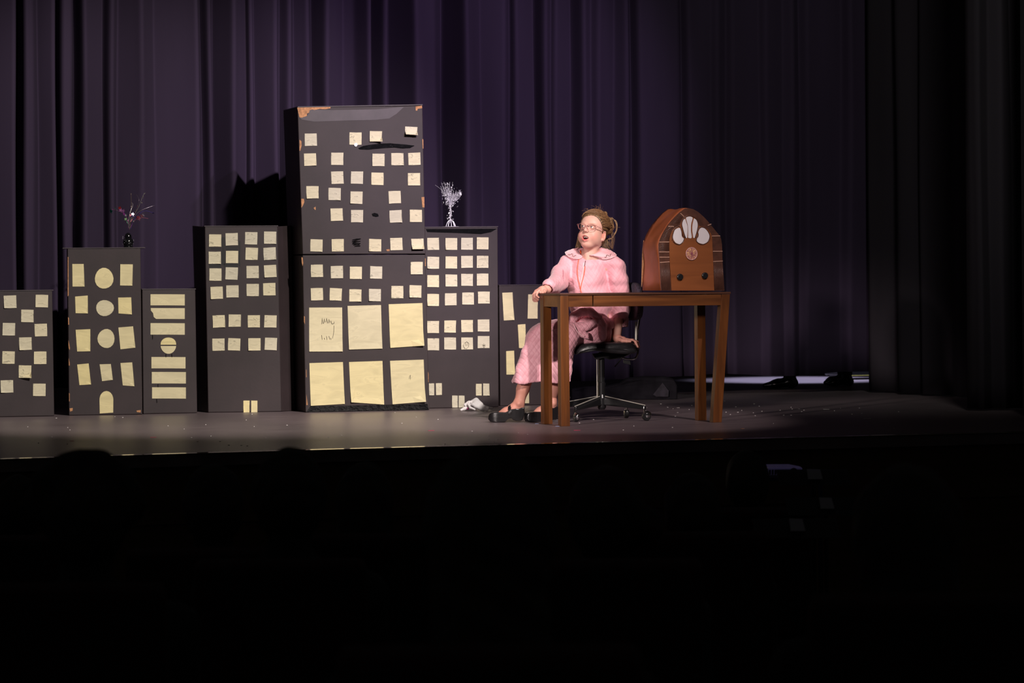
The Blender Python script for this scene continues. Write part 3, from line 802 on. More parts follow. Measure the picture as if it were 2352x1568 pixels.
# raw strip at the rear left, jagged foot
q6 = [v for v in vs[-n:]]
MB().prism([q6[0] + Vector((-.006, .001, .02)), q6[0] + Vector((.014, .001, .12)), q6[2] + Vector((.018, .001, .0)), q6[4] + Vector((.016, .001, -.01)), q6[5] + Vector((-.002, .001, 0)), q6[3] + Vector((-.004, .001, 0))], (0, .004, 0)).obj('bare_back_edge', M['kraft'], radio)['label'] = 'strip of unpainted cardboard along the back edge'
rpoly(outer, 'front_panel', M['rdark'], .0, .006)
MB().prism([Vector((p.x, DR * .97, p.z)) for p in [q[i] * 1 for i in range(n)]], (0, .004, 0)).xf(Matrix.Translation((.01, 0, 0)) @ Matrix.Scale(.94, 4)).obj('back_panel', M['kraft'], radio)
inner = [(632,1362),(622,1200),(606,960),(600,820),(600,640),(612,570),(640,500),(690,450),(750,425),(775,360),(810,305),(850,280),(925,285),(980,320),(1010,380),(1030,432),(1085,440),(1150,480),(1195,540),(1215,600),(1222,800),(1232,1000),(1238,1200),(1245,1362)]
rpoly(inner, 'face_panel', M['rbrown'], .006, .013, bevel=.001, label='lighter brown arched face panel')
# fluted columns
def ribs(x0t, x1t, x0b, x1b, y0, y1, k, name, m):
    mb = MB()
    for i in range(k):
        t = (i + .5) / k
        mb.tube([rp(x0t + (x1t - x0t) * t, y0, .0075), rp(x0b + (x1b - x0b) * t, y1, .0075)], (x1t - x0t) / k * .36 / 6.27 / 400, 6)
    o = mb.obj(name, m, radio, smooth=True); return o
ribs(472, 598, 490, 622, 965, 1355, 8, 'fluted_column', M['rrib'])
ribs(1238, 1370, 1250, 1392, 955, 1350, 8, 'fluted_column', M['rrib'])
# bands and corrugated arch segments
M['rlight'] = mat('worn_light_brown_edge', (.50, .28, .20), .5)
for a, b_ in [((455,806),(600,806)),((462,882),(602,882)),((466,958),(604,948)),((458,664),(600,662)),((585,437),(668,440)),((1228,797),(1366,797)),((1228,945),(1370,938)),((1212,578),(1332,576)),((1155,425),(1205,405)),((762,250),(812,296))]:
    MB().tube([rp(*a, .0075), rp(*b_, .0075)], .0028, 6).obj('band', M['rlight'], radio)
for y in range(690, 800, 13): pass
def seg(corners, k, name='corrugated_segment'):
    a, b_, c, d_ = corners; mb = MB()
    for i in range(k):
        t = (i + .5) / k
        p = (a[0] + (d_[0] - a[0]) * t, a[1] + (d_[1] - a[1]) * t); r_ = (b_[0] + (c[0] - b_[0]) * t, b_[1] + (c[1] - b_[1]) * t)
        mb.tube([rp(*p, .0068), rp(*r_, .0068)], .0017, 5)
    return mb.obj(name, M['rrib'], radio, smooth=True)
seg([(460,675),(596,675),(598,795),(456,795)], 10)
seg([(512,555),(640,470),(600,650),(468,650)], 9)
seg([(600,425),(735,410),(640,455),(515,545)], 7)
seg([(745,262),(800,305),(740,400),(610,405)], 8)
# grille
trim = [[(640,640),(645,560),(680,470),(740,440),(775,520),(790,570),(812,600),(790,660),(745,698),(690,690),(650,650)],
        [(985,650),(990,595),(1012,560),(1000,500),(1040,452),(1095,455),(1150,510),(1178,580),(1160,650),(1090,695),(1030,690),(985,650)],
        [(826,602),(790,480),(775,400),(800,330),(850,290),(925,290),(985,330),(1008,400),(1000,480),(965,602)]]
for t in trim: MB().tube([rp(p.x, p.y, .014) for p in spline([Vector((a, b_, 0)) for a, b_ in t], 4)], .0028, 6, closed=False).obj('grille_trim', M['rdark'], radio, smooth=True)
for pts in [[(650,520),(690,478),(740,458),(765,500),(775,580),(805,620),(795,665),(750,693),(690,675),(655,625),(644,570)],
            [(1010,530),(1030,480),(1065,456),(1120,478),(1160,525),(1172,580),(1155,640),(1110,685),(1060,688),(1005,665),(985,628),(1015,585)],
            [(835,600),(800,520),(778,450),(778,395),(800,345),(822,332),(835,370),(855,430),(858,500),(850,600)],
            [(865,602),(866,500),(860,420),(835,325),(850,305),(880,296),(915,302),(930,322),(910,400),(906,500),(916,602)],
            [(940,602),(926,500),(928,420),(945,340),(955,325),(985,350),(1002,400),(998,460),(975,560),(962,602)]]:
    sp = spline([Vector((a, b_, 0)) for a, b_ in pts + [pts[0]]], 4)[:-1]
    rpoly([(p.x, p.y) for p in sp], 'grille_petal', M['petal'], .0125, .0155)
# dial
dc = rp(913, 831); rr = 93 / 6.27 / 400
def dial_mat():
    m, nt, b = new_mat('round_dial_print'); N, L = nt.nodes, nt.links
    tc = N.new('ShaderNodeTexCoord'); n1 = N.new('ShaderNodeTexNoise'); n1.inputs['Scale'].default_value = 90; n1.inputs['Detail'].default_value = 3
    L.new(tc.outputs['Object'], n1.inputs['Vector']); r = N.new('ShaderNodeValToRGB'); e = r.color_ramp.elements
    e[0].position = .35; e[0].color = (.35, .12, .14, 1); e[1].position = .6; e[1].color = (.75, .42, .22, 1)
    L.new(n1.outputs['Fac'], r.inputs[0]); L.new(r.outputs[0], b.inputs['Base Color']); b.inputs['Roughness'].default_value = .3
    return m
MB().lathe([(0.001, 0), (rr * .92, 0), (rr * .92, .004), (.001, .004)], (dc.x, -.0175, dc.z), 28, 'y').obj('dial', dial_mat(), radio)
ring = [Vector((dc.x + rr * .95 * math.cos(a * math.pi / 16), -.0175, dc.z + rr * .95 * math.sin(a * math.pi / 16))) for a in range(32)]
MB().tube(ring, .0022, 6, closed=True).obj('dial_ring', mat('pale_pink_ring', (.75, .42, .40), .35), radio, smooth=True)
mb = MB()
for k_ in range(12):
    a = k_ * math.pi / 6; mb.tube([Vector((dc.x + rr * s_ * math.cos(a), -.0182, dc.z + rr * s_ * math.sin(a))) for s_ in (.3, .82)], .0007, 4)
mb.tube([Vector((dc.x, -.0185, dc.z)), Vector((dc.x, -.0185, dc.z + rr * .75))], .001, 4)
mb.lathe([(.001, 0), (rr * .22, 0), (rr * .2, .002), (.001, .002)], (dc.x, -.020, dc.z), 14, 'y')
mb.obj('dial_marks', mat('plum_print', (.28, .07, .10), .5), radio)
for x, y in ((745,1166),(1103,1146)):
    c = rp(x, y); r_ = 47 / 6.27 / 400
    MB().lathe([(.001, .0), (r_ * .8, 0), (r_, .003), (r_, .012), (.001, .012)], (c.x, -.0255, c.z), 24, 'y').obj('knob', M['blkplastic'], radio, bevel=.0008)

# ================================================================== SWIVEL CHAIR
D0 = 18.5
hub = P(1382, 900, D0); hub.z = 0
g_root_loc = hub.copy()
chair = empty('swivel_chair', hub, -TH)
tag(chair, 'black swivel office chair on four chrome castors under the seated girl', 'chair')
Gi = (Matrix.Translation(hub) @ Matrix.Rotation(-TH, 4, 'Z')).inverted()
def g(px, py, dd=0.0): return Gi @ P(px, py, D0 + dd)
arms = [(.245, -.16), (-.16, -.235), (-.25, .15), (.155, .20)]
def cz(z): return z
for (x, y) in arms:
    l = math.hypot(x, y); ux, uy = x / l, y / l; s_ = Vector((-uy, ux, 0)) * .017
    a = Vector((ux * .02, uy * .02, 0)); e = Vector((x, y, 0)) * 1.02
    pts = [a - s_ + Vector((0,0,.088)), e - s_*.7 + Vector((0,0,.066)), e + s_*.7 + Vector((0,0,.066)), a + s_ + Vector((0,0,.088)),
           a - s_*.8 + Vector((0,0,.140)), e - s_*.5 + Vector((0,0,.090)), e + s_*.5 + Vector((0,0,.090)), a + s_*.8 + Vector((0,0,.140))]
    MB().hexa(pts).obj('base_arm', M['blkmetal'], chair, bevel=.006, seg=3)
    MB().tube([a + Vector((0,0,.1405)) , e + Vector((0,0,.0915))], .003, 6).obj('chrome_edge', M['brushed'], chair)
    an = math.atan2(y, x) + .9
    cx, cy = x + .012 * math.cos(an), y + .012 * math.sin(an)
    st = MB().tube([(x, y, .07), (x, y, .045)], .006, 8).obj('castor', M['chrome'], chair)
    hx, hy = math.cos(an), math.sin(an)
    T = Matrix.Translation((cx, cy, .027)) @ Matrix.Rotation(an, 4, 'Z')
    MB().lathe([(.001, -.013), (.022, -.013), (.026, -.008), (.026, .008), (.022, .013), (.001, .013)], (0, 0, 0), 20, 'y').xf(T).obj('wheel', M['blkplastic'], st, smooth=False)
    MB().sphere((0, 0, .004), (.029, .0155, .026), 14, 8).xf(Matrix.Translation((cx + .004*hx, cy+.004*hy, .029)) @ Matrix.Rotation(an, 4, 'Z')).obj('hood', M['chrome'], st, smooth=True).hide_render = False
MB().lathe([(.001, .06), (.018, .062), (.026, .075), (.028, .13), (.022, .15), (.0215, .22), (.0185, .225), (.0185, .40), (.001, .40)], (0, 0, 0), 24).obj('column', M['blkmetal'], chair, smooth=False, bevel=.001)
MB().tube([g(1371.5, 916, -.04), g(1371, 812, -.04)], .0030, 6).obj('rod', M['brushed'], chair)
MB().prism([g(1360, 813, -.05), g(1440, 800, -.05), g(1452, 812, -.05), g(1430, 822, -.05), g(1402, 826, -.05), g(1385, 822, -.05), g(1368, 826, -.05)], (0, .10, 0)).obj('tilt_mechanism', M['blkmetal'], chair, bevel=.004)
MB().tube([g(1430, 818, -.06), g(1424, 828, -.06), g(1412, 842, -.07)], .004, 6).obj('lever', M['blkplastic'], chair)
MB().prism([g(1431, 826, -.07), g(1448, 829, -.07), g(1449, 838, -.07), g(1432, 834, -.07)], (0, .02, 0)).obj('knob', M['blkplastic'], chair, bevel=.002)
# seat: waterfall cushion
prof = [(1312,812),(1316,800),(1328,789),(1350,784),(1400,783),(1445,783),(1458,786),(1464,795),(1464,806),(1456,811),(1440,812),(1400,811),(1360,802),(1340,805),(1322,813)]
mb = MB(); W_ = [(-.23, .78), (-.205, .93), (-.16, 1), (0, 1.0), (.16, 1), (.205, .93), (.23, .78)]
c0 = g(1390, 798, 0); v = []
for (y, s_) in W_:
    for p in prof:
        q_ = g(*p, 0); v.append(Vector((c0.x + (q_.x - c0.x) * s_, y * .95, c0.z + (q_.z - c0.z) * s_)))
n = len(prof); f = []
for k_ in range(len(W_) - 1):
    for i in range(n): f.append((k_ * n + i, k_ * n + (i + 1) % n, (k_ + 1) * n + (i + 1) % n, (k_ + 1) * n + i))
f.append(tuple(range(n))); f.append(tuple((len(W_) - 1) * n + i for i in range(n - 1, -1, -1)))
mb.add(v, f); so = mb.obj('seat', M['blkvinyl'], chair, smooth=True); md = so.modifiers.new('s', 'SUBSURF'); md.levels = md.render_levels = 1
piping = [Vector((c0.x + (g(*p, 0).x - c0.x) * 1.005, -.22 + .0, g(*p, 0).z)) for p in [(1322,812),(1330,806),(1350,800),(1380,798),(1430,800),(1460,806)]]
MB().tube([p + Vector((0, -.0, 0)) for p in piping], .003, 6).obj('seat_edge', M['chrome'] if False else M['blkplastic'], chair, smooth=True)
# backrest (faces image-left) and support
ang = math.radians(-62)
bc = g(1458, 692, .05)
mb = MB(); v = []; NB = 9
for i in range(NB):
    for j in range(NB):
        a, b_ = (i / (NB - 1) - .5) * 2, (j / (NB - 1) - .5) * 2
        e = (1 - abs(a) ** 4 * .22), (1 - abs(b_) ** 4 * .12)
        lx, lz = a * .17 * e[1], b_ * .115 * e[0]
        v.append((lx, .05 * a * a, lz))
for q_ in list(v): v.append((q_[0] * .97, q_[1] + .045, q_[2] * .97))
f = []
N2 = NB * NB
for i in range(NB - 1):
    for j in range(NB - 1):
        k_ = i * NB + j; f.append((k_, k_ + 1, k_ + NB + 1, k_ + NB)); f.append((N2 + k_, N2 + k_ + NB, N2 + k_ + NB + 1, N2 + k_ + 1))
for i in range(NB - 1):
    for (s0, s1) in ((i, i + 1), ((NB - 1) * NB + i, (NB - 1) * NB + i + 1), (i * NB, (i + 1) * NB), (i * NB + NB - 1, (i + 1) * NB + NB - 1)): f.append((s0, s1, N2 + s1, N2 + s0))
mb.add(v, f)
mb.xf(Matrix.Translation(bc) @ Matrix.Rotation(math.radians(-58), 4, 'Z') @ Matrix.Diagonal((1, -1, 1, 1)))
so = mb.obj('backrest', M['blktweed'], chair, smooth=True); md = so.modifiers.new('s', 'SUBSURF'); md.levels = md.render_levels = 1
MB().tube(spline([g(1474, 700, .09), g(1468, 738, .07), g(1463, 775, .05), g(1466, 800, .03), g(1460, 822, .0), g(1440, 824, 0), g(1420, 818, 0)], 6), .006, 8).obj('back_support', M['chrome'], chair, smooth=True)
MB().prism([g(1459, 738, .03), g(1463, 738, .03), g(1463, 778, .03), g(1460.5, 790, .03), g(1458.5, 778, .03)], (0, .006, 0)).obj('support_plate', M['brushed'], chair, bevel=.001)
# ================================================================== THE GIRL
girl = empty('person', g_root_loc, -TH)
tag(girl, 'girl in pink quilted robe and glasses, seated, one hand on the table corner', 'person')
def L3(v): return (v.x, v.y, v.z)
def Rm(ax, deg): return Matrix.Rotation(math.radians(deg), 3, ax)
HC = g(1361, 534, -.05)
HR = Rm('Y', 7) @ Rm('Z', -27) @ Rm('X', -7)
HT = Matrix.Translation(HC) @ HR.to_4x4(); HTi = HT.inverted()
def hl(px, py, dd): return L3(HTi @ g(px, py, dd))

# ---- head, ears, neck, upper chest (fine grid, head axes: x picture-right, y back, z up)
s = SDF((-.125, -.125, -.20), (.125, .12, .135), .0019)
s.ball((0, .012, .038), (.073, .090, .082), .02)
s.ball((0, -.030, .040), (.061, .056, .056), .02)
s.ball((0, -.022, -.024), (.058, .066, .070), .025)
s.ball((0, -.048, -.080), (.034, .034, .024), .025)
for sx in (-1, 1):
    s.ball((sx * .034, -.048, -.032), (.027, .031, .031), .02)
    s.ball((sx * .047, -.008, -.046), (.018, .040, .028), .025)
    s.ball((sx * .030, -.104, .020), (.017, .018, .012), .014, 's')
    s.ball((sx * .029, -.078, .034), (.020, .012, .006), .012)         # brow ridge
    s.ball((sx * .029, -.0735, .0195), (.0160, .0155, .0130), .006)     # lids
s.cone((0, -.080, .024), (0, -.0965, -.002), .0075, .0098, .012)
s.ball((0, -.0985, -.006), (.0095, .0095, .0085), .008)
for sx in (-1, 1):
    s.ball((sx * .0105, -.090, -.0085), (.0068, .008, .0062), .006)
    s.ball((sx * .0055, -.0985, -.0150), (.0026, .005, .003), .002, 's')
# muzzle, mouth
s.ball((0, -.066, -.046), (.026, .024, .024), .015)
MZ = -.048
s.ball((0, -.095, MZ), (.0215, .036, .0125), .003, 's')
up = [(-.0215, -.0760, MZ + .001), (-.012, -.0850, MZ + .0125), (-.004, -.0885, MZ + .0155), (0, -.0885, MZ + .0140), (.004, -.0885, MZ + .0155), (.012, -.0850, MZ + .0125), (.0215, -.0760, MZ + .001)]
lo = [(-.0215, -.0760, MZ + .001), (-.013, -.0830, MZ - .0115), (0, -.0865, MZ - .0165), (.013, -.0830, MZ - .0115), (.0215, -.0760, MZ + .001)]
s.chain(up, [.003, .0038, .0042, .0038, .0042, .0038, .003], .003, .003)
s.chain(lo, [.003, .0050, .0054, .0050, .003], .006, .004)
# tongue floor
s.ball((0, -.062, MZ - .011), (.013, .018, .006), .003)
# eye slits
for sx in (-1, 1):
    s.ball((sx * .029, -.092, .0195), (.0125, .014, .0050), .0015, 's')
# ears
for sx in (-1, 1):
    R_ = (Rm('Z', sx * 38) @ Rm('X', -8))
    s.rball((sx * .077, .006, -.012), (.0080, .018, .030), R_, .005)
    s.rball((sx * .082, -.001, -.009), (.0070, .0110, .019), R_, .003, 's')
    s.ball((sx * .073, .002, -.036), (.006, .009, .009), .006)
# neck to collar in head axes
nb = hl(1357, 590, -.02); ch = hl(1352, 612, -.03)
s.cone((0, .018, -.045), nb, .046, .047, .03)
s.cone(nb, ch, .047, .050, .03)
s.cone(nb, hl(1310, 602, .03), .040, .040, .03); s.cone(nb, hl(1405, 604, -.03), .040, .040, .03)
s.cone((-.022, -.010, -.085), hl(1349, 598, -.07), .010, .008, .02); s.cone((.040, .012, -.07), hl(1350, 598, -.07), .010, .008, .02)
hv, hf = s.nets()
base = np.array((.68, .38, .31)); tint = np.tile(base, (len(hv), 1))
def blend(c, r, col, amt=1.0, soft=1.0):
    d = np.sqrt((((hv - np.array(c)) / np.array(r)) ** 2).sum(1)); wgt = np.clip((1 - d) / soft, 0, 1)[:, None] * amt
    tint[:] = tint * (1 - wgt) + np.array(col) * wgt
for sx in (-1, 1):
    blend((sx * .042, -.065, -.030), (.034, .04, .034), (.66, .17, .14), .62)
    blend((sx * .078, .008, -.014), (.02, .03, .036), (.72, .22, .16), .6)
    blend((sx * .029, -.090, .0195), (.018, .02, .0078), (.42, .17, .14), .5)
    blend((sx * .030, -.085, .0380), (.019, .02, .0050), (.36, .19, .11), .65, .5)
    blend((sx * .029, -.087, .0275), (.0165, .02, .0026), (.20, .09, .07), .5)
blend((0, -.1, -.004), (.016, .02, .014), (.80, .30, .25), .4)
blend((0, -.06, -.095), (.04, .05, .03), (.74, .30, .24), .4)
blend((0, -.074, MZ - .002), (.0265, .034, .0240), (.56, .11, .11), .9, .2)
cav = np.where((np.abs(hv[:, 0]) < .018) & (np.abs(hv[:, 2] - MZ) < .0115) & (hv[:, 1] > -.080) & (hv[:, 1] < -.045))[0]
tint[cav] = (.10, .015, .015)
blend((0, -.062, MZ - .008), (.012, .018, .006), (.50, .10, .10), .9, .3)
hv2 = (np.array(HR) @ hv.T).T + np.array(HC)

# ---- rest of the body (coarse under the clothes, fine at hands and shins)
def body_nets(build, lo, hi, h):
    q_ = SDF(lo, hi, h); build(q_); return q_.nets()
def bb(*pts, m=.08):
    a = np.array([L3(p) for p in pts]); return a.min(0) - m, a.max(0) + m
shR, elR, wrR = g(1303, 607, .03), g(1278, 655, -.14), g(1256, 664, -.345)
shL, elL, wrL = g(1412, 610, -.03), g(1424, 692, .0), g(1417, 776, -.10)
hipA, knA, anA = g(1372, 768, -.06), g(1232, 777, -.16), g(1192, 926, -.20)
hipB, knB, anB = g(1380, 768, .09), g(1287, 776, -.08), g(1266, 926, -.13)
def torso(q_):
    q_.cone(L3(g(1368, 762, 0)), L3(g(1362, 715, 0)), .105, .085, .04)
    q_.cone(L3(g(1362, 715, 0)), L3(g(1357, 640, 0)), .085, .088, .04)
    q_.cone(L3(g(1357, 640, 0)), L3(g(1357, 600, -.01)), .088, .045, .04)
    q_.cone(L3(g(1357, 612, 0)), L3(shR), .05, .042, .03); q_.cone(L3(g(1357, 612, 0)), L3(shL), .05, .042, .03)
    q_.chain([L3(shR), L3(elR), L3(wrR)], [.040, .032, .024], .02)
    q_.chain([L3(shL), L3(elL), L3(wrL)], [.040, .032, .024], .02)
    q_.chain([L3(hipA), L3(knA)], [.080, .050], .03)
    q_.chain([L3(hipB), L3(knB)], [.080, .050], .03)
tv, tf = body_nets(torso, *bb(shR, shL, knA, anA, anB, hipB, wrR, wrL, m=.11), .006)
def shins(q_):
    for k_, a_, yaw in ((knA, anA, 0), (knB, anB, 30)):
        k_, a_ = Vector(k_), Vector(a_)
        mid = k_.lerp(a_, .38) + Vector((.012, .01, 0))
        q_.chain([L3(k_), L3(mid), L3(k_.lerp(a_, .78)), L3(a_)], [.046, .050, .035, .029], .02)
        c_, s_ = math.cos(math.radians(yaw)), math.sin(math.radians(yaw))
        def ft(x, y, z): return L3(Vector((a_.x + x * c_ + y * s_, a_.y + x * s_ * 1.0 - y * c_, z)))
        fz = a_.z
        q_.chain([L3(a_), ft(-.030, 0, .078), ft(-.075, 0, .058), ft(-.122, 0, .038)], [.029, .030, .027, .020], .015)
        q_.cone(L3(a_), ft(.010, 0, .050), .029, .022, .012)
        q_.ball(ft(.0, .028, fz + .0), .011, .015); q_.ball(ft(.0, -.028, fz), .011, .015)
lo_, hi_ = bb(knA, anA, knB, anB, m=.12); lo_[2] = .0
sv, sf = body_nets(shins, lo_, hi_, .0035)
# right hand (picture left) gripping the table's end
TE = g(1240, 676, -.40)
def handR(q_):
    q_.chain([L3(elR), L3(wrR)], [.030, .0235], .01)
    pc = g(1246, 665.5, -.375)
    q_.cone(L3(wrR), L3(pc), .0235, .0205, .014)
    kn = [g(1238, 668, -.420), g(1234.5, 667.6, -.402), g(1231.5, 668.6, -.384), g(1230.0, 670.5, -.368)]
    for k_ in kn: q_.cone(L3(pc), L3(k_), .0165, .0095, .012)
    seqs = [[(1233.5, 672.5, -.425), (1233, 678, -.425), (1237.6, 682.5, -.424)],
            [(1229.2, 674.5, -.405), (1229, 682.5, -.405), (1236.2, 688.0, -.404)],
            [(1225.8, 676.5, -.386), (1225.6, 685.5, -.386), (1233.2, 692.0, -.385)],
            [(1224.8, 680.0, -.368), (1225.6, 689.0, -.368), (1231.8, 695.2, -.368)]]
    for k_, sq, r_ in zip(kn, seqs, (.0080, .0083, .0080, .0070)):
        pts = [k_] + [g(*p) for p in sq]
        q_.chain([L3(p) for p in pts], [r_ * 1.15, r_ * 1.05, r_ * .98, r_ * .80], .0012, .004)
    th = [g(1252, 667, -.385), g(1250, 670, -.418), g(1245.5, 672.0, -.440), g(1241, 671.0, -.452)]
    q_.chain([L3(p) for p in th], [.013, .0105, .0092, .0078], .004, .010)
h1v, h1f = body_nets(handR, *bb(g(1246, 670, -.40), g(1262, 660, -.30), m=.06), .0017)
# left hand flat on the seat, fingers over its edge
def handL(q_):
    q_.chain([L3(elL), L3(wrL)], [.030, .0215], .01)
    pc = g(1431, 780, -.13)
    q_.cone(L3(wrL), L3(pc), .021, .0175, .014)
    q_.cone(L3(wrL), L3(g(1436, 781, -.10)), .018, .014, .012)
    for i in range(4):
        y = -.160 + .021 * i
        k_ = g(1441, 780.5, y)
        q_.cone(L3(pc), L3(k_), .0135, .0098, .010)
        e_ = (1460, 1463.5, 1463, 1459)[i]
        pts = [k_, g((1441 + e_) / 2 + 2, 781.0, y - .002), g(e_, 785.5, y - .002), g(e_ + 4.5, 796 + (i % 2), y)]
        q_.chain([L3(p) for p in pts], [.0095, .0085, .008, .0068], .0035, .006)
    q_.chain([L3(g(1422, 779, -.14)), L3(g(1430, 782, -.178)), L3(g(1440, 783, -.196)), L3(g(1448, 783.5, -.200))], [.0125, .0105, .009, .0075], .004, .008)
h2v, h2f = body_nets(handL, *bb(g(1415, 760, -.12), g(1470, 800, -.12), m=.09), .0018)
parts = [(hv2, hf), (tv, tf), (sv, sf), (h1v, h1f), (h2v, h2f)]
VV, FF, TT, off = [], [], [], 0
for i, (v, f) in enumerate(parts):
    VV.append(v); FF.append(f + off); off += len(v)
    if i == 0: TT.append(tint)
    else:
        t = np.tile(base, (len(v), 1)); nz = vnoise(v, 60, i)[:, None] * .04
        t = t * (1 + nz)
        if i >= 3: t = t * np.array((1.0, .86, .84))
        if i == 2: t = t * np.array((.80, .64, .60))
        TT.append(t)
body = link_mesh('body', np.concatenate(VV), np.concatenate(FF), M['skin'], girl, smooth=True)
set_tint(body, np.concatenate(TT))

def hobj(mb, name, m, parent=girl, smooth=True):
    mb.xf(HT); return mb.obj(name, m, parent, smooth=smooth)
# eyes, teeth
for sx in (-1, 1):
    c = Vector((sx * .029, -.0745, .0195)); e = hobj(MB().sphere(c, .0122, 20, 14), 'eye', M['eyewhite'])
    me = e.data; co = np.zeros(len(me.vertices) * 3); me.vertices.foreach_get('co', co); co = co.reshape(-1, 3)
    gz = HT @ (c + Vector((-.0024, -.0116, .0022))); dd_ = np.linalg.norm(co - np.array(gz), axis=1)
    col = np.tile((.78, .72, .70), (len(co), 1)); col[dd_ < .0062] = (.10, .12, .16); col[dd_ < .0030] = (.005, .005, .005)
    set_tint(e, col)
mb = MB()
for i in range(6):
    a = (i - 2.5) / 2.5; mb.box(-.0032, .0032, -.0016, .0016, -.0038, .0035)
    vv = mb.v[-8:]; T = Matrix.Translation((a * .0125, -.0790 + .006 * a * a, MZ + .0075 - .001 * abs(a)))
    for j in range(8): mb.v[-8 + j] = T @ vv[j]
hobj(mb, 'teeth', M['teeth'], smooth=False)

# glasses
def lens_outline(sx, n=28, k=1.0):
    pts = []
    for i in range(n):
        a = 2 * math.pi * i / n; ca, sa = math.cos(a), math.sin(a)
        x = .0262 * k * math.copysign(abs(ca) ** .72, ca); z = .0180 * k * math.copysign(abs(sa) ** .80, sa)
        if sa > 0: z += .0045 * max(0, ca) ** 2; x += .0022 * max(0, ca)
        if sa < 0: x *= 1 - .12 * abs(sa) * (1 if ca > 0 else .6)
        X = sx * (.0320 + x); pts.append(Vector((X, -.1015 + .55 * (abs(X) - .01) ** 2 / .06, .0165 + z)))
    return pts
fr = MB()
for sx in (-1, 1): fr.tube(lens_outline(sx), .0013, 6, closed=True)
fr.tube(spline([(-.0062, -.1012, .022), (0, -.1045, .0245), (.0062, -.1012, .022)], 4), .0017, 6)
for sx in (-1, 1):
    fr.tube(spline([(sx * .0600, -.088, .028), (sx * .0700, -.078, .026), (sx * .0760, -.045, .020), (sx * .0785, -.005, .012), (sx * .0775, .015, .004), (sx * .0760, .024, -.012)], 5), .0014, 6)
    fr.tube([(sx * .009, -.1005, .014), (sx * .0105, -.094, .008)], .0010, 5)
gl = hobj(fr, 'glasses', M['rim'])
m, nt, bs = new_mat('clear_lens'); N, L = nt.nodes, nt.links
gs = N.new('ShaderNodeBsdfGlossy'); gs.inputs['Roughness'].default_value = 0.03; tr = N.new('ShaderNodeBsdfTransparent'); ms = N.new('ShaderNodeMixShader'); fz_ = N.new('ShaderNodeFresnel'); fz_.inputs[0].default_value = 1.45
L.new(fz_.outputs[0], ms.inputs[0]); L.new(tr.outputs[0], ms.inputs[1]); L.new(gs.outputs[0], ms.inputs[2]); L.new(ms.outputs[0], N['Material Output'].inputs[0])
for sx in (-1, 1):
    o_ = lens_outline(sx, k=.985); c_ = sum(o_, Vector()) / len(o_) + Vector((0, -.0008, 0)); nn = len(o_)
    hobj(MB().add(o_ + [c_], [(i, (i + 1) % nn, nn) for i in range(nn)]), 'lens', m, gl)

# ---- hair
hs = SDF((-.13, -.11, -.14), (.13, .17, .16), .0024)
hs.ball((0, .014, .046), (.083, .098, .088), .01)
hs.ball((0, .055, -.02), (.060, .050, .065), .03)
# keep it off the face: cut by an inclined plane and below
def cutp(X, Y, Z):
    d = (-(Y + .018) * .80 + (Z - .045) * -.42)   # >0 in front
    d = (-(Y - (-.008)) - (Z + .002) * .56) - 4.0 * np.maximum(0, .05 - np.abs(X + .02)) ** 2
    return -d
hs.put(cutp, (-.13, -.11, -.14), (.13, .05, .16), .006, 's')
hs.put(lambda X, Y, Z: Z + .072 + 0 * X + 0 * Y, (-.13, -.11, -.14), (.13, .17, -.06), .01, 's')
for sx in (-1, 1): hs.rball((sx * .080, .004, -.014), (.016, .024, .034), Rm('Z', sx * 22), .006, 's')
bun = Vector((.050, .088, .060))
for i in range(16):
    a, b_ = RNG.rand() * 6.28, RNG.rand() * 3.14
    c = bun + Vector((math.cos(a) * math.sin(b_) * .026, math.sin(a) * math.sin(b_) * .022, math.cos(b_) * .036))
    hs.ball(L3(c), (RNG.uniform(.011, .018),) * 3, .012)
hs.cone((.0, .05, .10), (.030, .062, .128), .022, .014, .02)
cv, cf = hs.nets()
cn = vnormals(cv, cf)
# combed grooves running back toward the bun
rel = cv - np.array(bun); angc = np.arctan2(rel[:, 2] * 1.0 + rel[:, 1] * .3, rel[:, 0] + .001)
angc = np.arctan2(cv[:, 0], cv[:, 2] + .02)
cv = cv + cn * ((np.sin(angc * 70 + vnoise(cv, 30, 3) * 3) * .0004 + vnoise(cv, 90, 5) * .0009)[:, None])
hair = link_mesh('hair', (np.array(HR) @ cv.T).T + np.array(HC), cf, M['hair'], girl, smooth=True)
tn = np.clip(.5 + .5 * np.sin(angc * 45 + vnoise(cv, 40, 8) * 2), 0, 1)[:, None]
hc = np.array((.070, .033, .016)) * (1 - tn) + np.array((.175, .090, .040)) * tn
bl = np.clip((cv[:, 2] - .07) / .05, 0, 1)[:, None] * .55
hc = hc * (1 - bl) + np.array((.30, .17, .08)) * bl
set_tint(hair, hc)
st = MB(); cols = []
def strand(pts, r, col, n=4):
    k0 = len(st.v); st.tube(spline(pts, 4), [r] * (len(spline(pts, 4)) - 1) + [r * .3], n)
    cols.extend([col] * (len(st.v) - k0))
def hcol():
    t = RNG.rand(); return tuple(np.array((.11, .050, .024)) * (1 - t) + np.array((.34, .175, .080)) * t)
def onskull(th_, ph_, e=.0):
    return Vector((math.sin(th_) * math.cos(ph_) * (.085 + e), .014 + math.sin(th_) * math.sin(ph_) * (.100 + e), .046 + math.cos(th_) * (.090 + e)))
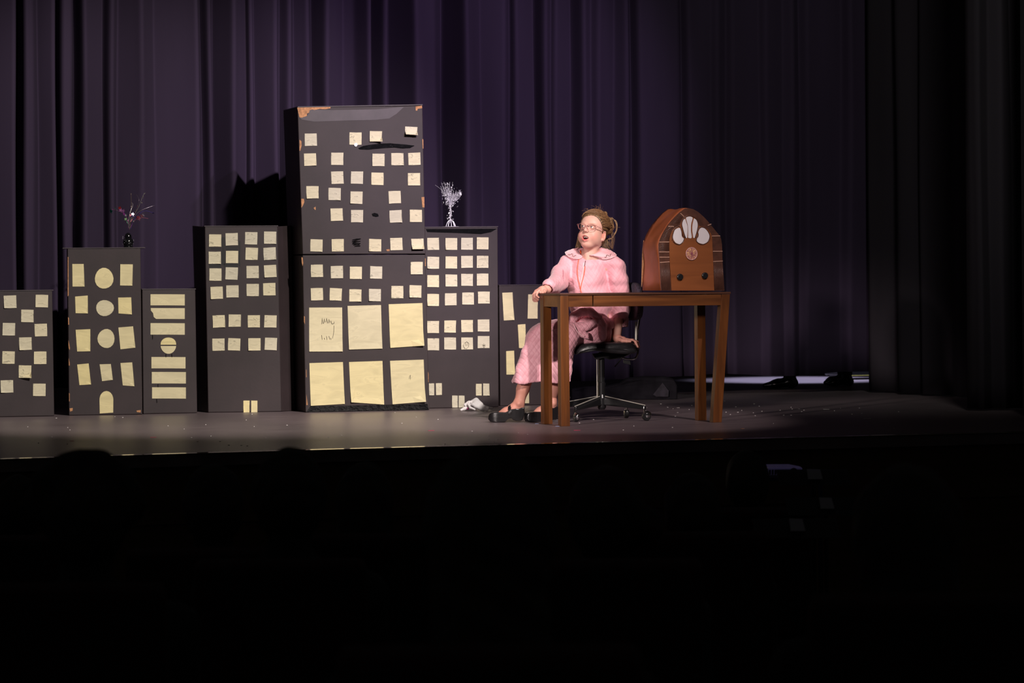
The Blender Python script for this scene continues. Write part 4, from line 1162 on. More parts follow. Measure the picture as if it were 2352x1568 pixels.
for i in range(950):       # combed back from the hairline
    ph = RNG.uniform(-3.3, .15); th0 = RNG.uniform(.62, 1.2) if RNG.rand() < .6 else RNG.uniform(.15, .8)
    if abs(ph + 1.57) < .80: th0 = RNG.uniform(.30, .97)
    if i % 3 == 0: ph = RNG.uniform(-.55, .30); th0 = RNG.uniform(.75, 1.65)
    p0_ = onskull(th0, ph, RNG.uniform(.001, .0045)); pts = [p0_]
    tgt = bun + Vector(RNG.normal(0, .012, 3))
    for k_ in (.14, .28, .42, .56, .70, .85):
        q_ = p0_.lerp(tgt, k_); c_ = Vector((0, .014, .046)); dv = q_ - c_
        e_ = Vector((dv.x / .087, dv.y / .102, dv.z / .092)); q_ = c_ + dv / max(e_.length, .3) * (1.015 + RNG.uniform(0, .03)) if e_.length < 1.06 else q_
        pts.append(q_ + Vector(RNG.normal(0, .0012, 3)))
    pts.append(tgt); strand(pts, RNG.uniform(.0004, .0008), hcol())
for i in range(110):       # messy bun loops
    a0 = RNG.rand() * 6.28; r0, r1 = RNG.uniform(.014, .036), RNG.uniform(.012, .034); c_ = bun + Vector(RNG.normal(0, .007, 3))
    ax1 = Vector(RNG.normal(size=3)).normalized(); ax2 = ax1.cross(Vector(RNG.normal(size=3))).normalized()
    strand([c_ + ax1 * r0 * math.cos(a0 + t) + ax2 * r1 * math.sin(a0 + t) for t in np.linspace(0, RNG.uniform(2.5, 5.5), 7)], RNG.uniform(.0010, .0019), hcol())
for i in range(34):        # fly-aways
    c_ = onskull(RNG.uniform(0, .9), RNG.uniform(0, 6.28), .004) if i % 2 else bun + Vector(RNG.normal(0, .016, 3))
    dv = (c_ - Vector((0, .02, .04))).normalized()
    strand([c_, c_ + dv * .014 + Vector(RNG.normal(0, .004, 3)), c_ + dv * .024 + Vector(RNG.normal(0, .010, 3))], .0006, hcol(), 3)
# big hanging loop and wisps on the picture right, wisps on the left
for k_ in range(6):
    j = lambda: Vector(RNG.normal(0, .0025, 3))
    pts = [(1404, 500), (1414, 508), (1417, 522), (1413, 536), (1405, 547), (1396, 549)]
    strand([Vector(hl(x, y, .03)) + j() for x, y in pts], .0011, (.42, .25, .13))
for k_ in range(12):
    j = lambda: Vector(RNG.normal(0, .004, 3))
    strand([Vector(hl(1400, 520, .04)) + j(), Vector(hl(1403 + k_ * .6, 545, .03)) + j(), Vector(hl(1400 + k_ * .7, 566 + k_, .02)) + j()], .0009, hcol())
for k_ in range(32):
    j = lambda: Vector(RNG.normal(0, .0035, 3))
    x = RNG.uniform(0, 1)
    strand([Vector(hl(1380 + 18 * x, 548, .045)) + j(), Vector(hl(1381 + 20 * x, 560, .04)) + j(), Vector(hl(1384 + 18 * x + RNG.normal(0, 2.5), 572 + RNG.uniform(-4, 5), .03)) + j()], .0012, tuple(np.array((.15, .08, .04)) * RNG.uniform(.8, 2.2)))
for k_ in range(24):
    j = lambda: Vector(RNG.normal(0, .002, 3)); x = RNG.uniform(0, 1)
    strand([Vector(hl(1329 + 5 * x, 536, .05)) + j(), Vector(hl(1326 + 7 * x, 552, .05)) + j(), Vector(hl(1322 + 11 * x, 568 + RNG.uniform(-3, 4), .04)) + j()], .0012, tuple(np.array((.20, .11, .05)) * RNG.uniform(.8, 2.4)))
st.xf(HT)
sto = st.obj('hair_strands', M['hair'], girl, smooth=True, fixn=False); set_tint(sto, np.array(cols)); tag(sto, kind='stuff')

# ---- robe
def poly_sdf(PX_, PZ_, poly):
    d = np.full(np.broadcast(PX_, PZ_).shape, 1e9, np.float32); sgn = np.ones(d.shape, np.float32)
    n_ = len(poly)
    for i in range(n_):
        ax_, az = poly[i]; bx, bz = poly[i - 1]
        ex, ez = bx - ax_, bz - az; wx, wz = PX_ - ax_, PZ_ - az
        t = np.clip((wx * ex + wz * ez) / (ex * ex + ez * ez), 0, 1)
        d = np.minimum(d, (wx - ex * t) ** 2 + (wz - ez * t) ** 2)
        c1, c2, c3 = PZ_ >= az, PZ_ < bz, ex * wz > ez * wx
        m_ = (c1 & c2 & c3) | (~c1 & ~c2 & ~c3)
        sgn = np.where(m_, -sgn, sgn)
    return np.sqrt(d) * sgn
lo_, hi_ = bb(g(1170, 560, 0), g(1450, 892, 0), m=.02); lo_[1] = -.44; hi_[1] = .24
r = SDF(lo_, hi_, .0036)
r.ball(L3(g(1351, 648, -.01)), (.128, .104, .125), .03)
r.ball(L3(g(1352, 614, -.015)), (.100, .092, .062), .03)
r.chain([L3(g(1322, 588, .012)), L3(g(1336, 580, .01))], [.034, .024], .02)
r.chain([L3(g(1392, 588, -.01)), L3(g(1378, 580, .0))], [.034, .024], .02)
r.ball(L3(g(1358, 695, -.01)), (.135, .118, .12), .03)
r.ball(L3(g(1372, 752, .01)), (.125, .125, .075), .03)
r.chain([L3(g(1306, 606, .03)), L3(g(1332, 595, .01)), L3(g(1382, 595, -.01)), L3(g(1408, 607, -.03))], [.046, .046, .046, .048], .03)
r.chain([L3(shR + Vector((.004, 0, 0))), L3(g(1288, 632, -.04)), L3(elR + Vector((.01, 0, .012))), L3(g(1262, 656, -.325))], [.056, .060, .058, .043], .012)
r.chain([L3(shL), L3(g(1419, 640, -.03)), L3(elL), L3(g(1420.5, 775, -.03))], [.058, .060, .058, .056], .010)
r.chain([L3(g(1380, 762, -.07)), L3(g(1300, 764, -.14)), L3(knA + Vector((.008, 0, -.002)))], [.088, .074, .068], .03)
r.chain([L3(g(1385, 765, .09)), L3(knB)], [.088, .066], .03)
pz = [g(x, y, -.17) for x, y in [(1240,748),(1222,766),(1209,797),(1196,832),(1184,878),(1182,894),(1212,894),(1250,894),(1282,894),(1303,894),(1306,838),(1314,800),(1326,772),(1318,752),(1280,742)]]
poly_ = [(p.x, p.z) for p in pz]
def bag(X, Y, Z, o=.016, yc=-.165, hw=.105):
    dp = poly_sdf(X, Z, poly_); dy = np.abs(Y - yc) - hw
    q1 = np.maximum(dp + .03, 0); q2 = np.maximum(dy + .05, 0)
    return np.minimum(np.maximum(dp + .03, dy + .05), 0) + np.sqrt(q1 * q1 + q2 * q2) - .03 - o + .0 
r.put(bag, (min(p[0] for p in poly_), -.30, min(p[1] for p in poly_)), (max(p[0] for p in poly_), -.03, max(p[1] for p in poly_)), .03)
# bunched fabric in the lap
r.ball(L3(g(1350, 748, -.13)), (.085, .060, .065), .02)
F1 = [(1310,742),(1320,726),(1336,716),(1356,716),(1374,727),(1384,748),(1384,776)]
r.chain([L3(g(x, y, -.185)) for x, y in F1], [.024, .026, .026, .026, .024, .024, .022], .008)
F2 = [(1300,752),(1326,752),(1348,748),(1368,738)]
r.chain([L3(g(x, y, -.205)) for x, y in F2], [.030, .030, .026, .020], .006)
r.chain([L3(g(x, y, -.215)) for x, y in [(1312,764),(1330,764),(1350,772)]], [.022, .024, .018], .006)
r.rball(L3(g(1362, 768, -.235)), (.024, .05, .034), Rm('Y', 15), .008, 's')
# open ends: hem, left sleeve, right cuff, neck
r.put(lambda X, Y, Z: bag(X, Y, Z, -.004 + .016 - .007), (min(p[0] for p in poly_), -.30, min(p[1] for p in poly_) - .06), (max(p[0] for p in poly_), -.03, .28), .003, 's')
hz_ = g(1240, 877.5, -.2).z
def hemcut(X, Y, Z):
    e = hz_ + .006 * np.sin(X * 30) 
    return Z - e + 0 * Y
r.put(hemcut, (lo_[0], lo_[1], lo_[2]), (hi_[0], hi_[1], hz_ + .01), .002, 's')
sz_ = g(1420, 752, -.03).z
r.put(lambda X, Y, Z: np.where((X > g(1398, 0, 0).x) & (Z < .60), Z - sz_ - .12 * (X - g(1420, 0, 0).x), 1.0).astype(np.float32) + 0 * Y, (g(1396, 0, 0).x, -.12, sz_ - .08), (hi_[0], .06, sz_ + .03), .001, 's')
r.cone(L3(g(1420, 800, -.03)), L3(g(1422, 738, -.03)), .048, .044, .003, 's')
cdir = (wrR - g(1262, 656, -.325)).normalized()
r.cone(L3(g(1262, 656, -.325) + cdir * .09), L3(g(1263, 656, -.325) - cdir * .0), .036, .030, .004, 's')
r.cone(L3(g(1354, 560, -.04)), L3(g(1355, 588, -.03)), .052, .048, .006, 's')
r.cone(L3(g(1351, 586, -.10)), L3(g(1349, 600, -.11)), .030, .006, .006, 's')
rv, rf = r.nets(); rn = vnormals(rv, rf)
wr_ = vnoise(rv * np.array((1, 1, 1.6)), 22, 2) * .0045 + vnoise(rv, 55, 4) * .0022
dgn = rv[:, 0] * .8 - rv[:, 2] * .6
wr_ += np.where(rv[:, 2] > .6, np.sin(dgn * 55 + vnoise(rv, 12, 9) * 2.5) * .0028, 0)
p_ = rv[:, 0] + .55 * rv[:, 1]; q_ = rv[:, 2]
a_ = p_ / .030 + q_ / .040; b_ = p_ / .030 - q_ / .040
da = np.abs(a_ - np.round(a_)); db = np.abs(b_ - np.round(b_))
seam = np.exp(-(da / .10) ** 2) + np.exp(-(db / .10) ** 2)
qa = np.where(rv[:, 2] > .62, .0013, .0021)
rv = rv + rn * (wr_ - qa * np.minimum(seam, 1.2) + .0006)[:, None]
robe = link_mesh('robe', rv, rf, M['robe'], girl, smooth=True)
# smoother cuffs, placket, piping
gg = lambda pts, dd: [g(x, y, dd) for x, y in pts]
def drape(pts, off=.002, miss=0):
    """lay picture points on the robe/body surface facing the camera"""
    dg = bpy.context.evaluated_depsgraph_get(); out = []
    for x, y in pts:
        o_ = g(x, y, -.8); e_ = g(x, y, .5); d_ = (e_ - o_).normalized()
        hit, loc, nr, _ = robe.ray_cast(o_, d_)
        hb, lb, nb_, _ = body.ray_cast(o_, d_)
        c_ = [l for h_, l in ((hit, loc), (hb, lb)) if h_]
        out.append(min(c_, key=lambda l: (l - o_).length) - d_ * off if c_ else (None if miss is None else g(x, y, -.12)))
    return out
bpy.context.view_layer.update()
M['trimp'] = mat('pale_pink_piping', (.88, .58, .60), .5)
MB().tube(spline(drape([(1317,742),(1321,752),(1327,762),(1335,769),(1343,773)], .004), 4), .0028, 6).obj('piping', M['trimp'], robe, smooth=True)
MB().tube(spline(drape([(1286,606),(1293,620),(1293,640),(1291,668)], .000), 4), .0014, 5).obj('seam', mat('deep_pink_seam', (.50, .16, .22), .7), robe, smooth=True)
# zip placket
pl = drape([(1343,603),(1342,615),(1339,630),(1336,650),(1334,668)], .002); mb = MB()
for i in range(len(pl) - 1):
    a, c = pl[i], pl[i + 1]; w_ = Vector((.010, 0, 0)); mb.hexa([a - w_, a + w_, a + w_ + Vector((0, .003, 0)), a - w_ + Vector((0, .003, 0)), c - w_, c + w_, c + w_ + Vector((0, .003, 0)), c - w_ + Vector((0, .003, 0))])
mb.obj('placket', M['robe2'], robe)
zp = drape([(1344.5,599),(1344,604),(1342.5,611)], .006)
MB().tube(zp, .0022, 6).obj('zip_pull', M['chrome'], robe)['label'] = 'silver zip pull'
# collar: two rounded wings
nk = g(1353, 588, -.03)
def wing(pts_out, pts_in, name='collar'):
    A = spline([Vector((x, y, 0)) for x, y in pts_out], 4); B_ = spline([Vector((x, y, 0)) for x, y in pts_in], 4)
    n_ = min(len(A), len(B_)); rows = 7; v = []
    for i in range(n_):
        a, c = B_[i], A[i]
        for j in range(rows):
            t = j / (rows - 1); p = a.lerp(c, t)
            q_ = drape([(p.x, p.y)], .0065 + .002 * math.sin(i * 1.9) * t ** 4, None)[0]
            v.append(q_)
    ok = [q_ is not None and q_.y < .035 for q_ in v]
    for i in range(n_):
        for j in range(rows):
            k_ = i * rows + j
            if not ok[k_]:
                p = B_[i].lerp(A[i], j / (rows - 1)); v[k_] = g(p.x, p.y, .0)
    for i in range(n_):
        y0, y1 = v[i * rows].y, v[i * rows + rows - 1].y
        for j in range(rows):
            t = j / (rows - 1); q_ = v[i * rows + j]; q_.y = min(q_.y, y0 + (y1 - y0) * t - .009 * math.sin(t * math.pi))
    V_n = np.array([L3(q_) for q_ in v]).reshape(n_, rows, 3)
    for it in range(5):      # relax so the cloth bridges small steps
        W = V_n.copy(); W[1:-1, 1:-1] = (V_n[1:-1, 1:-1] * 2 + V_n[:-2, 1:-1] + V_n[2:, 1:-1] + V_n[1:-1, :-2] + V_n[1:-1, 2:]) / 6
        W[1:-1, -1, 1] = np.minimum(V_n[1:-1, -1, 1], (V_n[:-2, -1, 1] + V_n[2:, -1, 1]) / 2); V_n[..., 1] = np.minimum(W[..., 1], V_n[..., 1] + .002)
    v = [Vector(q_) for q_ in V_n.reshape(-1, 3)]
    f = []
    for i in range(n_ - 1):
        for j in range(rows - 1): f.append((i * rows + j, (i + 1) * rows + j, (i + 1) * rows + j + 1, i * rows + j + 1))
    o_ = MB().add(v, f).obj(name, M['robe2'], robe, smooth=True)
    md = o_.modifiers.new('t', 'SOLIDIFY'); md.thickness = .004; md.offset = 0
    edge = [v[i * rows + rows - 1] + Vector((0, -.003, .001 * math.sin(i * 2.4))) for i in range(n_)]
    MB().tube(edge, .0022, 6).obj('collar_trim', M['trimp'], o_, smooth=True)
    return o_
cl = wing([(1318,571),(1302,577),(1298.5,581),(1306,588.5),(1322,594),(1336,592.5)], [(1330,569),(1327,571),(1327,574),(1329,578),(1333,583),(1338,589)])
cr_ = wing([(1393,571.5),(1405,577),(1415.5,586),(1405,592),(1390,595),(1378,592),(1366,586)], [(1380,571),(1379,573),(1377,576),(1373,579),(1368,582),(1361,584.5),(1354,586.5)])
def scroll(cx_, cy_, k, rot, par):
    ln = []
    for i in range(30):
        t = i / 29 * 2.6 * math.pi; x = (i / 29 - .5) * 17; y = 2.0 * math.sin(t * 1.3)
        ln.append((cx_ + (x + 1.4 * math.cos(t * 3)) * math.cos(rot) - y * math.sin(rot), cy_ + (x) * math.sin(rot) + y * math.cos(rot)))
    dg = []
    for x, y in ln:
        o_ = g(x, y, -.8); d_ = (g(x, y, .5) - o_).normalized(); h_, l_, n_, _ = par.ray_cast(o_, d_)
        if h_: dg.append(l_ - d_ * .004)
    if len(dg) > 3: MB().tube(dg, .0011, 4).obj('embroidery', mat('grey_green_thread', (.16, .13, .11), .7), par)
bpy.context.view_layer.update()
scroll(1314, 585, 1, .38, cl); scroll(1396, 587, 1, -.30, cr_)
# lanyard
lan = spline([drape([(1376, 577)], .004)[0]] + drape([(1371,586)], -.004), 4)
MB().tube(lan, .003, 6).obj('lanyard', M['orange'], girl, smooth=True)
ls = drape([(1334,577),(1331,588),(1328.5,600),(1326.5,613),(1326,626),(1328,642),(1331,655),(1333,664),(1335.5,673)], .005)
MB().tube(spline(ls, 4), .0020, 6).obj('lanyard', M['orange'], girl, smooth=True)
ls = drape([(1344,611),(1342.5,622),(1340,636),(1336,650),(1333,664)], .006)
MB().tube(spline(ls, 4), .0020, 6).obj('lanyard', M['orange'], girl, smooth=True)
ls = drape([(1333,575),(1334,582)], .004); MB().tube(ls, .004, 6).obj('lanyard', M['orange'], girl, smooth=True)
# belt loop and pocket edge glimpsed between the table legs
for pts in ([(1258,741),(1270,738),(1290,735)], [(1275.5,738),(1277,748),(1277,757)], [(1258,760),(1274,757),(1292,748)]):
    MB().tube(drape(pts, .003), .0024, 6).obj('piping', M['trimp'], robe, smooth=True)

# ---- shoes (profile in shoe axes, toe at -x)
SH = [(300,858),(250,875),(222,925),(218,1000),(262,1050),(420,1070),(590,1055),(640,1005),(690,975),(730,975),(770,1010),(840,1036),(965,1028),(1000,965),(1028,870),(1022,745),(960,750),(900,775),(830,765),(760,770),(700,810),(600,850),(430,845)]
def make_shoe(an, yaw):
    kx = 1 / 9.8 / 392
    poly = [((x - 905) * kx, (1070 - y) * kx + .001) for x, y in SH]
    q_ = SDF((-.20, -.06, -.005), (.05, .06, .13), .002)
    def fn(X, Y, Z):
        dp = poly_sdf(X, Z, poly)
        hw = .0405 * np.sqrt(np.clip(1 - (np.maximum(0, -X - .120) / .066) ** 2, .05, 1)) - .005 * np.clip((X + .02) / .05, 0, 1) - .05 * np.maximum(Z - .03, 0)
        dy = np.abs(Y) - hw
        q1, q2 = np.maximum(dp + .004, 0), np.maximum(dy + .009, 0)
        return np.minimum(np.maximum(dp + .004, dy + .009), 0) + np.sqrt(q1 * q1 + q2 * q2) - .0055
    q_.put(fn, (-.19, -.05, 0), (.04, .05, .12), 0)
    v, f = q_.nets()
    rz = Matrix.Rotation(math.radians(yaw), 4, 'Z'); T = Matrix.Translation((an.x, an.y, 0)) @ rz
    A = np.array(T.to_3x3())
    so_ = link_mesh('shoe', (A @ v.T).T + np.array((an.x, an.y, 0)), f, M['leather'], girl, smooth=True)
    zt = (1070 - 690) * kx
    arcp = [(-.062 + .010 * math.cos(t), .036 * math.cos(t), zt - .022 + .030 * math.sin(t)) for t in np.linspace(-.25, 3.4, 12)]
    arcp = [(-.052 - .006 * math.sin(t), -.0385 * math.cos(t), .058 + .0385 * math.sin(t)) for t in np.linspace(-.3, 3.44, 14)]
    mb = MB()
    for i in range(len(arcp) - 1):
        a, c = Vector(arcp[i]), Vector(arcp[i + 1]); w_ = Vector((.0075, 0, .006)); n_ = Vector((0, (a.y + c.y), .02)).normalized() * .003
        mb.hexa([a - w_, a + w_, a + w_ + n_, a - w_ + n_, c - w_, c + w_, c + w_ + n_, c - w_ + n_])
    mb.xf(T).obj('strap', M['leather'], so_, bevel=.001)
    bk = Vector(arcp[3]) + Vector((0, -.005, .002))
    MB().tube([T @ (bk + Vector((x, 0, z))) for x, z in ((-.009, -.008), (.007, -.005), (.009, .010), (-.006, .008))], .0013, 6, closed=True).obj('buckle', M['chrome'], so_)
    # sole welt
    return so_
make_shoe(Vector((anA.x, anA.y, 0)), 0)
make_shoe(Vector((anB.x, anB.y, 0)), 32)
# ================================================================== SPRAYS, GLOVE, SCRAPS
def spray(root_name, label, base_pt, cols, seed, silver):
    rs = np.random.RandomState(seed)
    rt = empty(root_name, base_pt, -TH); tag(rt, label, 'table decoration', 'foil sprays on the cardboard buildings')
    return rt, rs
def foil(name, col, metal=.8):
    return mat(name, col, .2, metal=metal)
# silver one
s0 = P(1035, 517.5, B6.dl + .16); 
s0.z = B6.q[3].z + .0065
rt, rs = spray('silver_foil_spray', 'silver tinsel spray like a small tree on the building right of the tallest', s0, None, 4, True)
def sl(px, py, dy=0.0):
    k = (B6.dl + .16) / FPX
    return Vector(((px - 1035) * k, dy, (517.5 - py) * k))
MB().lathe([(.001, 0), (.055, 0), (.055, .003), (.001, .004)], (0, 0, 0), 24).obj('base_plate', M['silver'], rt)
mb = MB()
for k_ in range(9):
    a = k_ * .7; mb.tube(spline([Vector((0, 0, .045)), Vector((.018 * math.cos(a), .018 * math.sin(a), .035)), Vector((.032 * math.cos(a), .032 * math.sin(a), .004))], 4), .0028, 5)
mb.tube(spline([sl(1035,505), sl(1034,495), sl(1036,485), sl(1034,470), sl(1035,458)], 4), [.006] * 17, 6)
mb.obj('stem', M['silver'], rt, smooth=True)
mb = MB()
for k_ in range(60):
    tx = rs.uniform(1012, 1060); ty = rs.uniform(412, 442) if tx < 1042 else rs.uniform(432, 450)
    a = sl(1034 + rs.uniform(-2, 2), 468); e = sl(tx, ty, rs.uniform(-.06, .06)); m_ = a.lerp(e, .5) + Vector(rs.normal(0, .004, 3))
    mb.tube([a, m_, e], .0009, 4)
mb.tube(spline([sl(1030,450), sl(1012,430), sl(1000,421)], 4), .0007, 4)
tag(mb.obj('wires', M['silver'], rt), kind='stuff')
def flakes(pts, sz, m, name='foil_flakes'):
    mb = MB()
    for p in pts:
        a = Vector(rs.normal(size=3)).normalized(); b_ = a.cross(Vector(rs.normal(size=3))).normalized(); s_ = sz * rs.uniform(.6, 1.4)
        mb.add([p + a * s_, p + b_ * s_ * .6, p - a * s_, p - b_ * s_ * .6], [(0, 1, 2, 3)])
    return tag(mb.obj(name, m, rt, fixn=False), kind='stuff')
pts = []
for k_ in range(420):
    t = rs.rand()
    if t < .5: px, py = rs.normal(1034, 8), rs.uniform(440, 468)
    elif t < .72: q_ = rs.rand(); px, py = 1040 + 18 * q_ + rs.normal(0, 2), 462 - 24 * q_ + rs.normal(0, 4)
    elif t < .85: px, py = rs.normal(1028, 7), rs.uniform(415, 445)
    else: px, py = rs.normal(1034, 4), rs.uniform(468, 508)
    pts.append(sl(px, py, rs.normal(0, .02)))
flakes(pts, .0062, M['silver'])
# coloured one on building 2
s0 = P(294.5, 567, B2.dl + .20); s0.z = B2.q[3].z + .0065
rt, rs = spray('star_foil_spray', 'multicoloured star spray in a dark sequinned holder on the arched-door building', s0, None, 9, False)
k = (B2.dl + .20) / FPX
def sl(px, py, dy=0.0): return Vector(((px - 294.5) * k, dy, (567 - py) * k))
mb = MB().sphere((0, 0, .034), (.033, .033, .034), 16, 10).sphere((0, 0, .066), (.022, .022, .028), 14, 8).lathe([(.001, 0), (.030, 0), (.028, .012), (.001, .014)], (0, 0, 0), 20)
mb.obj('holder', M['tape'], rt, smooth=True)
flakes([Vector((.034 * math.cos(a), .034 * math.sin(a), z)) for a, z in zip(rs.uniform(0, 6.28, 60), rs.uniform(.01, .075, 60))], .0022, M['silver'], 'sequins')
C_ = lambda x, y: (230 + x / 9.8, 420 + y / 9.8)
wires = [[(650,1040),(640,850),(560,700),(440,620),(270,575)], [(680,1040),(690,750),(700,500),(705,220)], [(660,1040),(700,800),(850,560),(960,300),(1010,215)], [(680,1040),(780,800),(980,620),(1220,670)],
         [(680,1000),(760,850),(900,770),(1085,790)], [(650,1000),(670,700),(740,480),(700,430)], [(690,900),(880,640),(1235,490)], [(700,850),(880,420),(810,240)], [(650,950),(600,830),(570,760)], [(670,900),(800,640),(850,500)]]
cc = [(.5,.1,.3),(.4,.3,.2),(.6,.6,.5),(.15,.1,.7),(.8,.2,.3),(.7,.6,.6),(.3,.25,.3),(.2,.15,.2),(.2,.6,.3),(.5,.1,.15)]
for wv, c in zip(wires, cc):
    MB().tube(spline([sl(*C_(*p), rs.uniform(-.02, .02)) for p in wv], 4), .0009, 4).obj('wire', foil('wire_foil', c, .6), rt, smooth=True)
def star(c, r_, m):
    a = Vector(rs.normal(size=3)); a.y -= 1.5; a.normalize(); x, y = frame_from(a); v = [c + (x * math.cos(t * math.pi / 5) + y * math.sin(t * math.pi / 5)) * (r_ if t % 2 == 0 else r_ * .42) for t in range(10)]
    MB().prism(v, a * .0006).obj('star', m, rt)
for x, y, c, r_ in [(250,620,(.0,.30,.20),.012),(360,578,(.1,.75,.4),.009),(440,550,(.75,.05,.05),.010),(470,600,(.8,.3,.7),.010),(520,615,(.85,.3,.8),.010),(545,685,(.6,.1,.6),.009),(575,715,(.6,.8,.75),.007),(580,800,(.5,.9,.4),.008),
                    (740,690,(.7,.7,.9),.008),(745,735,(.4,.3,.9),.008),(860,760,(.9,.15,.2),.010),(880,790,(.95,.35,.5),.011),(900,700,(.75,.02,.05),.010),(950,740,(.8,.5,.55),.010),(980,715,(.8,.7,.7),.008),(830,770,(.8,.1,.2),.008),
                    (820,620,(.7,.6,.4),.005),(970,310,(.9,.85,.6),.006),(1005,225,(.9,.85,.8),.005),(945,432,(.8,.75,.6),.004),(1205,668,(.3,.25,1.),.007),(690,715,(.8,.1,.2),.006),(650,820,(.8,.8,.8),.004),(760,850,(.8,.8,.8),.005)]:
    star(sl(*C_(x, y), rs.uniform(-.02, .02)), r_ * 1.5, foil('star_foil', c))

# glove
gd0 = gd(1095, 943.5)
gp = P(1095, 943.5, gd0); gp.z = 0
rt = empty('white_glove', gp, -TH); tag(rt, 'crumpled white cotton glove lying on the stage floor before the cardboard buildings', 'glove')
kk = gd0 / FPX
def gl_(x, y, dd=0.0): return ((1040 + x / 21.4 - 1095) * kk, dd, max(.002, (943.5 - (900 + y / 21.4)) * kk))
q_ = SDF((-.12, -.07, -.005), (.12, .09, .10), .002)
q_.chain([gl_(900,520,.01), gl_(1150,440,.02), gl_(1400,640,.0)], [.012, .017, .015], .012)
q_.chain([gl_(1150,560,.0), gl_(1300,720,-.01)], [.020, .018], .012)
for a_, b_, c_, ra in [((1000,600),(1280,760),(1440,870),.0115),((1350,680),(1560,800),(1690,880),.010),((1500,690),(1740,770),(1950,800),.0095),((1250,700),(1400,840),(1500,890),.010)]:
    q_.chain([gl_(*a_, -.02), gl_(*b_, -.025), gl_(*c_, -.03 if a_[0] != 1500 else .0)], [ra, ra, ra * .7], .003)
q_.chain([gl_(700,760,-.01), gl_(560,820,-.015), gl_(420,870,-.02)], [.011, .0105, .007], .004)
q_.chain([gl_(830,480,-.02), gl_(770,600,-.03), gl_(850,740,-.034), gl_(1080,850,-.03)], [.007, .007, .007, .006], .004)
q_.chain([gl_(620,620,.0), gl_(740,560,.0), gl_(820,500,.0)], [.010, .012, .010], .006)
q_.ball(gl_(800,700,.02), (.03, .02, .02), .01)
q_.put(lambda X, Y, Z: Z - .0005 + 0 * X + 0 * Y, (-.12, -.07, -.01), (.12, .09, .004), 0, 's')
v, f = q_.nets(); link_mesh('glove_fabric', v + vnormals(v, f) * (vnoise(v, 120, 3) * .0008)[:, None], f, M['white'], rt, smooth=True)
mb = MB().tube([Vector(gl_(700,760,-.012)), Vector(gl_(760,830,-.02))], .008, 6); mb.obj('lining', mat('magenta_lining', (.35, .06, .18), .7), rt, smooth=True)

# floor scraps
def scrap(px, py, w_, m, label):
    p = G(px, py); e = empty('paper_scrap', (p.x, p.y, 0), RNG.uniform(-.4, .3)); L_ = w_ * gd(px, py) / FPX / 2
    MB().box(-L_, L_, -.006, .006, .0008, .0022).obj('scrap', m, e)
    tag(e, label, 'paper scrap', 'scraps on the stage floor')
M['scrapw'] = mat('pale_scrap', (.75, .72, .68), .6); M['scrapo'] = mat('tan_scrap', (.6, .3, .15), .6); M['scrapb'] = mat('pale_blue_scrap', (.4, .5, .8), .5)
scrap(1325.5, 988.3, 15, M['pink'], 'bright pink strip on the floor just right of the front table leg')
scrap(352, 1004.5, 14, M['pink'], 'pink strip on the floor left of the middle of the cardboard row')
scrap(165, 1013, 8, M['pink'], 'small pink strip near the stage edge, leftmost of all')
scrap(990, 989, 14, M['pink'], 'dark pink strip on the floor below the tallest building')
scrap(1233, 973, 8, M['scrapb'], 'pale blue scrap beside the back left table leg')
scrap(1280, 979, 9, M['scrapb'], 'pale blue scrap left of the front table leg')
scrap(1992, 961, 18, M['scrapw'], 'long pale strip on the dark floor at the right')
scrap(1705, 984.5, 9, M['scrapo'], 'tan scrap on the floor right of the table')
scrap(1898, 940, 14, M['scrapw'], 'pale scrap on the floor in front of the gap with feet')
mb = MB(); rs = np.random.RandomState(3)
for i in range(110):
    p = G(rs.uniform(0, 2100) if i % 3 else rs.uniform(1400, 2000), rs.uniform(938, 1030) if i % 3 else rs.uniform(920, 960))
    s_ = rs.uniform(.002, .0045)
    if p.y < ye(p.x) + .07 or (p.y > 19.2 and p.x < 6.6): continue
    mb.box(p.x - s_, p.x + s_, p.y - s_, p.y + s_, .0005, .003)
o = mb.obj('floor_specks', mat('white_lint', (.7, .66, .64), .6)); tag(o, 'scattered white lint and glitter specks on the stage floor', 'litter', kind='stuff')

# dark draped bundle at the curtain's foot
dB = gd(1430, 918)
b0 = P(1430, 918, dB); b0.z = 0; rt = empty('draped_bundle', b0, -TH)
tag(rt, 'low dark cloth-covered bundle at the foot of the back curtain behind the chair', 'bundle')
kk = dB / FPX
prof = [(1312,917),(1312,893),(1345,888),(1395,886),(1425,880),(1440,869),(1480,865),(1530,866),(1549,871),(1556,885),(1556,917)]
mb = MB(); v = []
for j, (y, s_) in enumerate([(0, .0), (.0, .93), (.03, 1), (.14, 1), (.2, .9), (.2, 0)]):
    for i, (x, z) in enumerate(prof):
        X, Z = (x - 1430) * kk, max(0.001, (918 - z) * kk)
        v.append(((X) * (1 if s_ else .98), y + .012 * math.sin(i * 2.1), Z * (s_ if s_ else .02) + .0))
n = len(prof); f = []
for j in range(1, 4):
    for i in range(n - 1): f.append((j * n + i, j * n + i + 1, (j + 1) * n + i + 1, (j + 1) * n + i))
f.append(tuple(n + i for i in range(n))); f.append(tuple(4 * n + i for i in range(n)))
mb.add(v, f); mb.obj('cloth', mat('dark_cloth', (.016, .014, .018), .95, spec=.05, noise=.3, nscale=12), rt, bevel=.01)
c = [((1508 - 1430) * kk, -.013, .02), ((1500 - 1430) * kk, -.013, .035), ((1522 - 1430) * kk, -.013, .115), ((1536 - 1430) * kk, -.013, .06), ((1535 - 1430) * kk, -.013, .02)]
MB().prism(c, (0, .004, 0)).obj('faded_patch', mat('dusty_lilac_patch', (.028, .022, .032), .9, noise=.4, nscale=30), rt)

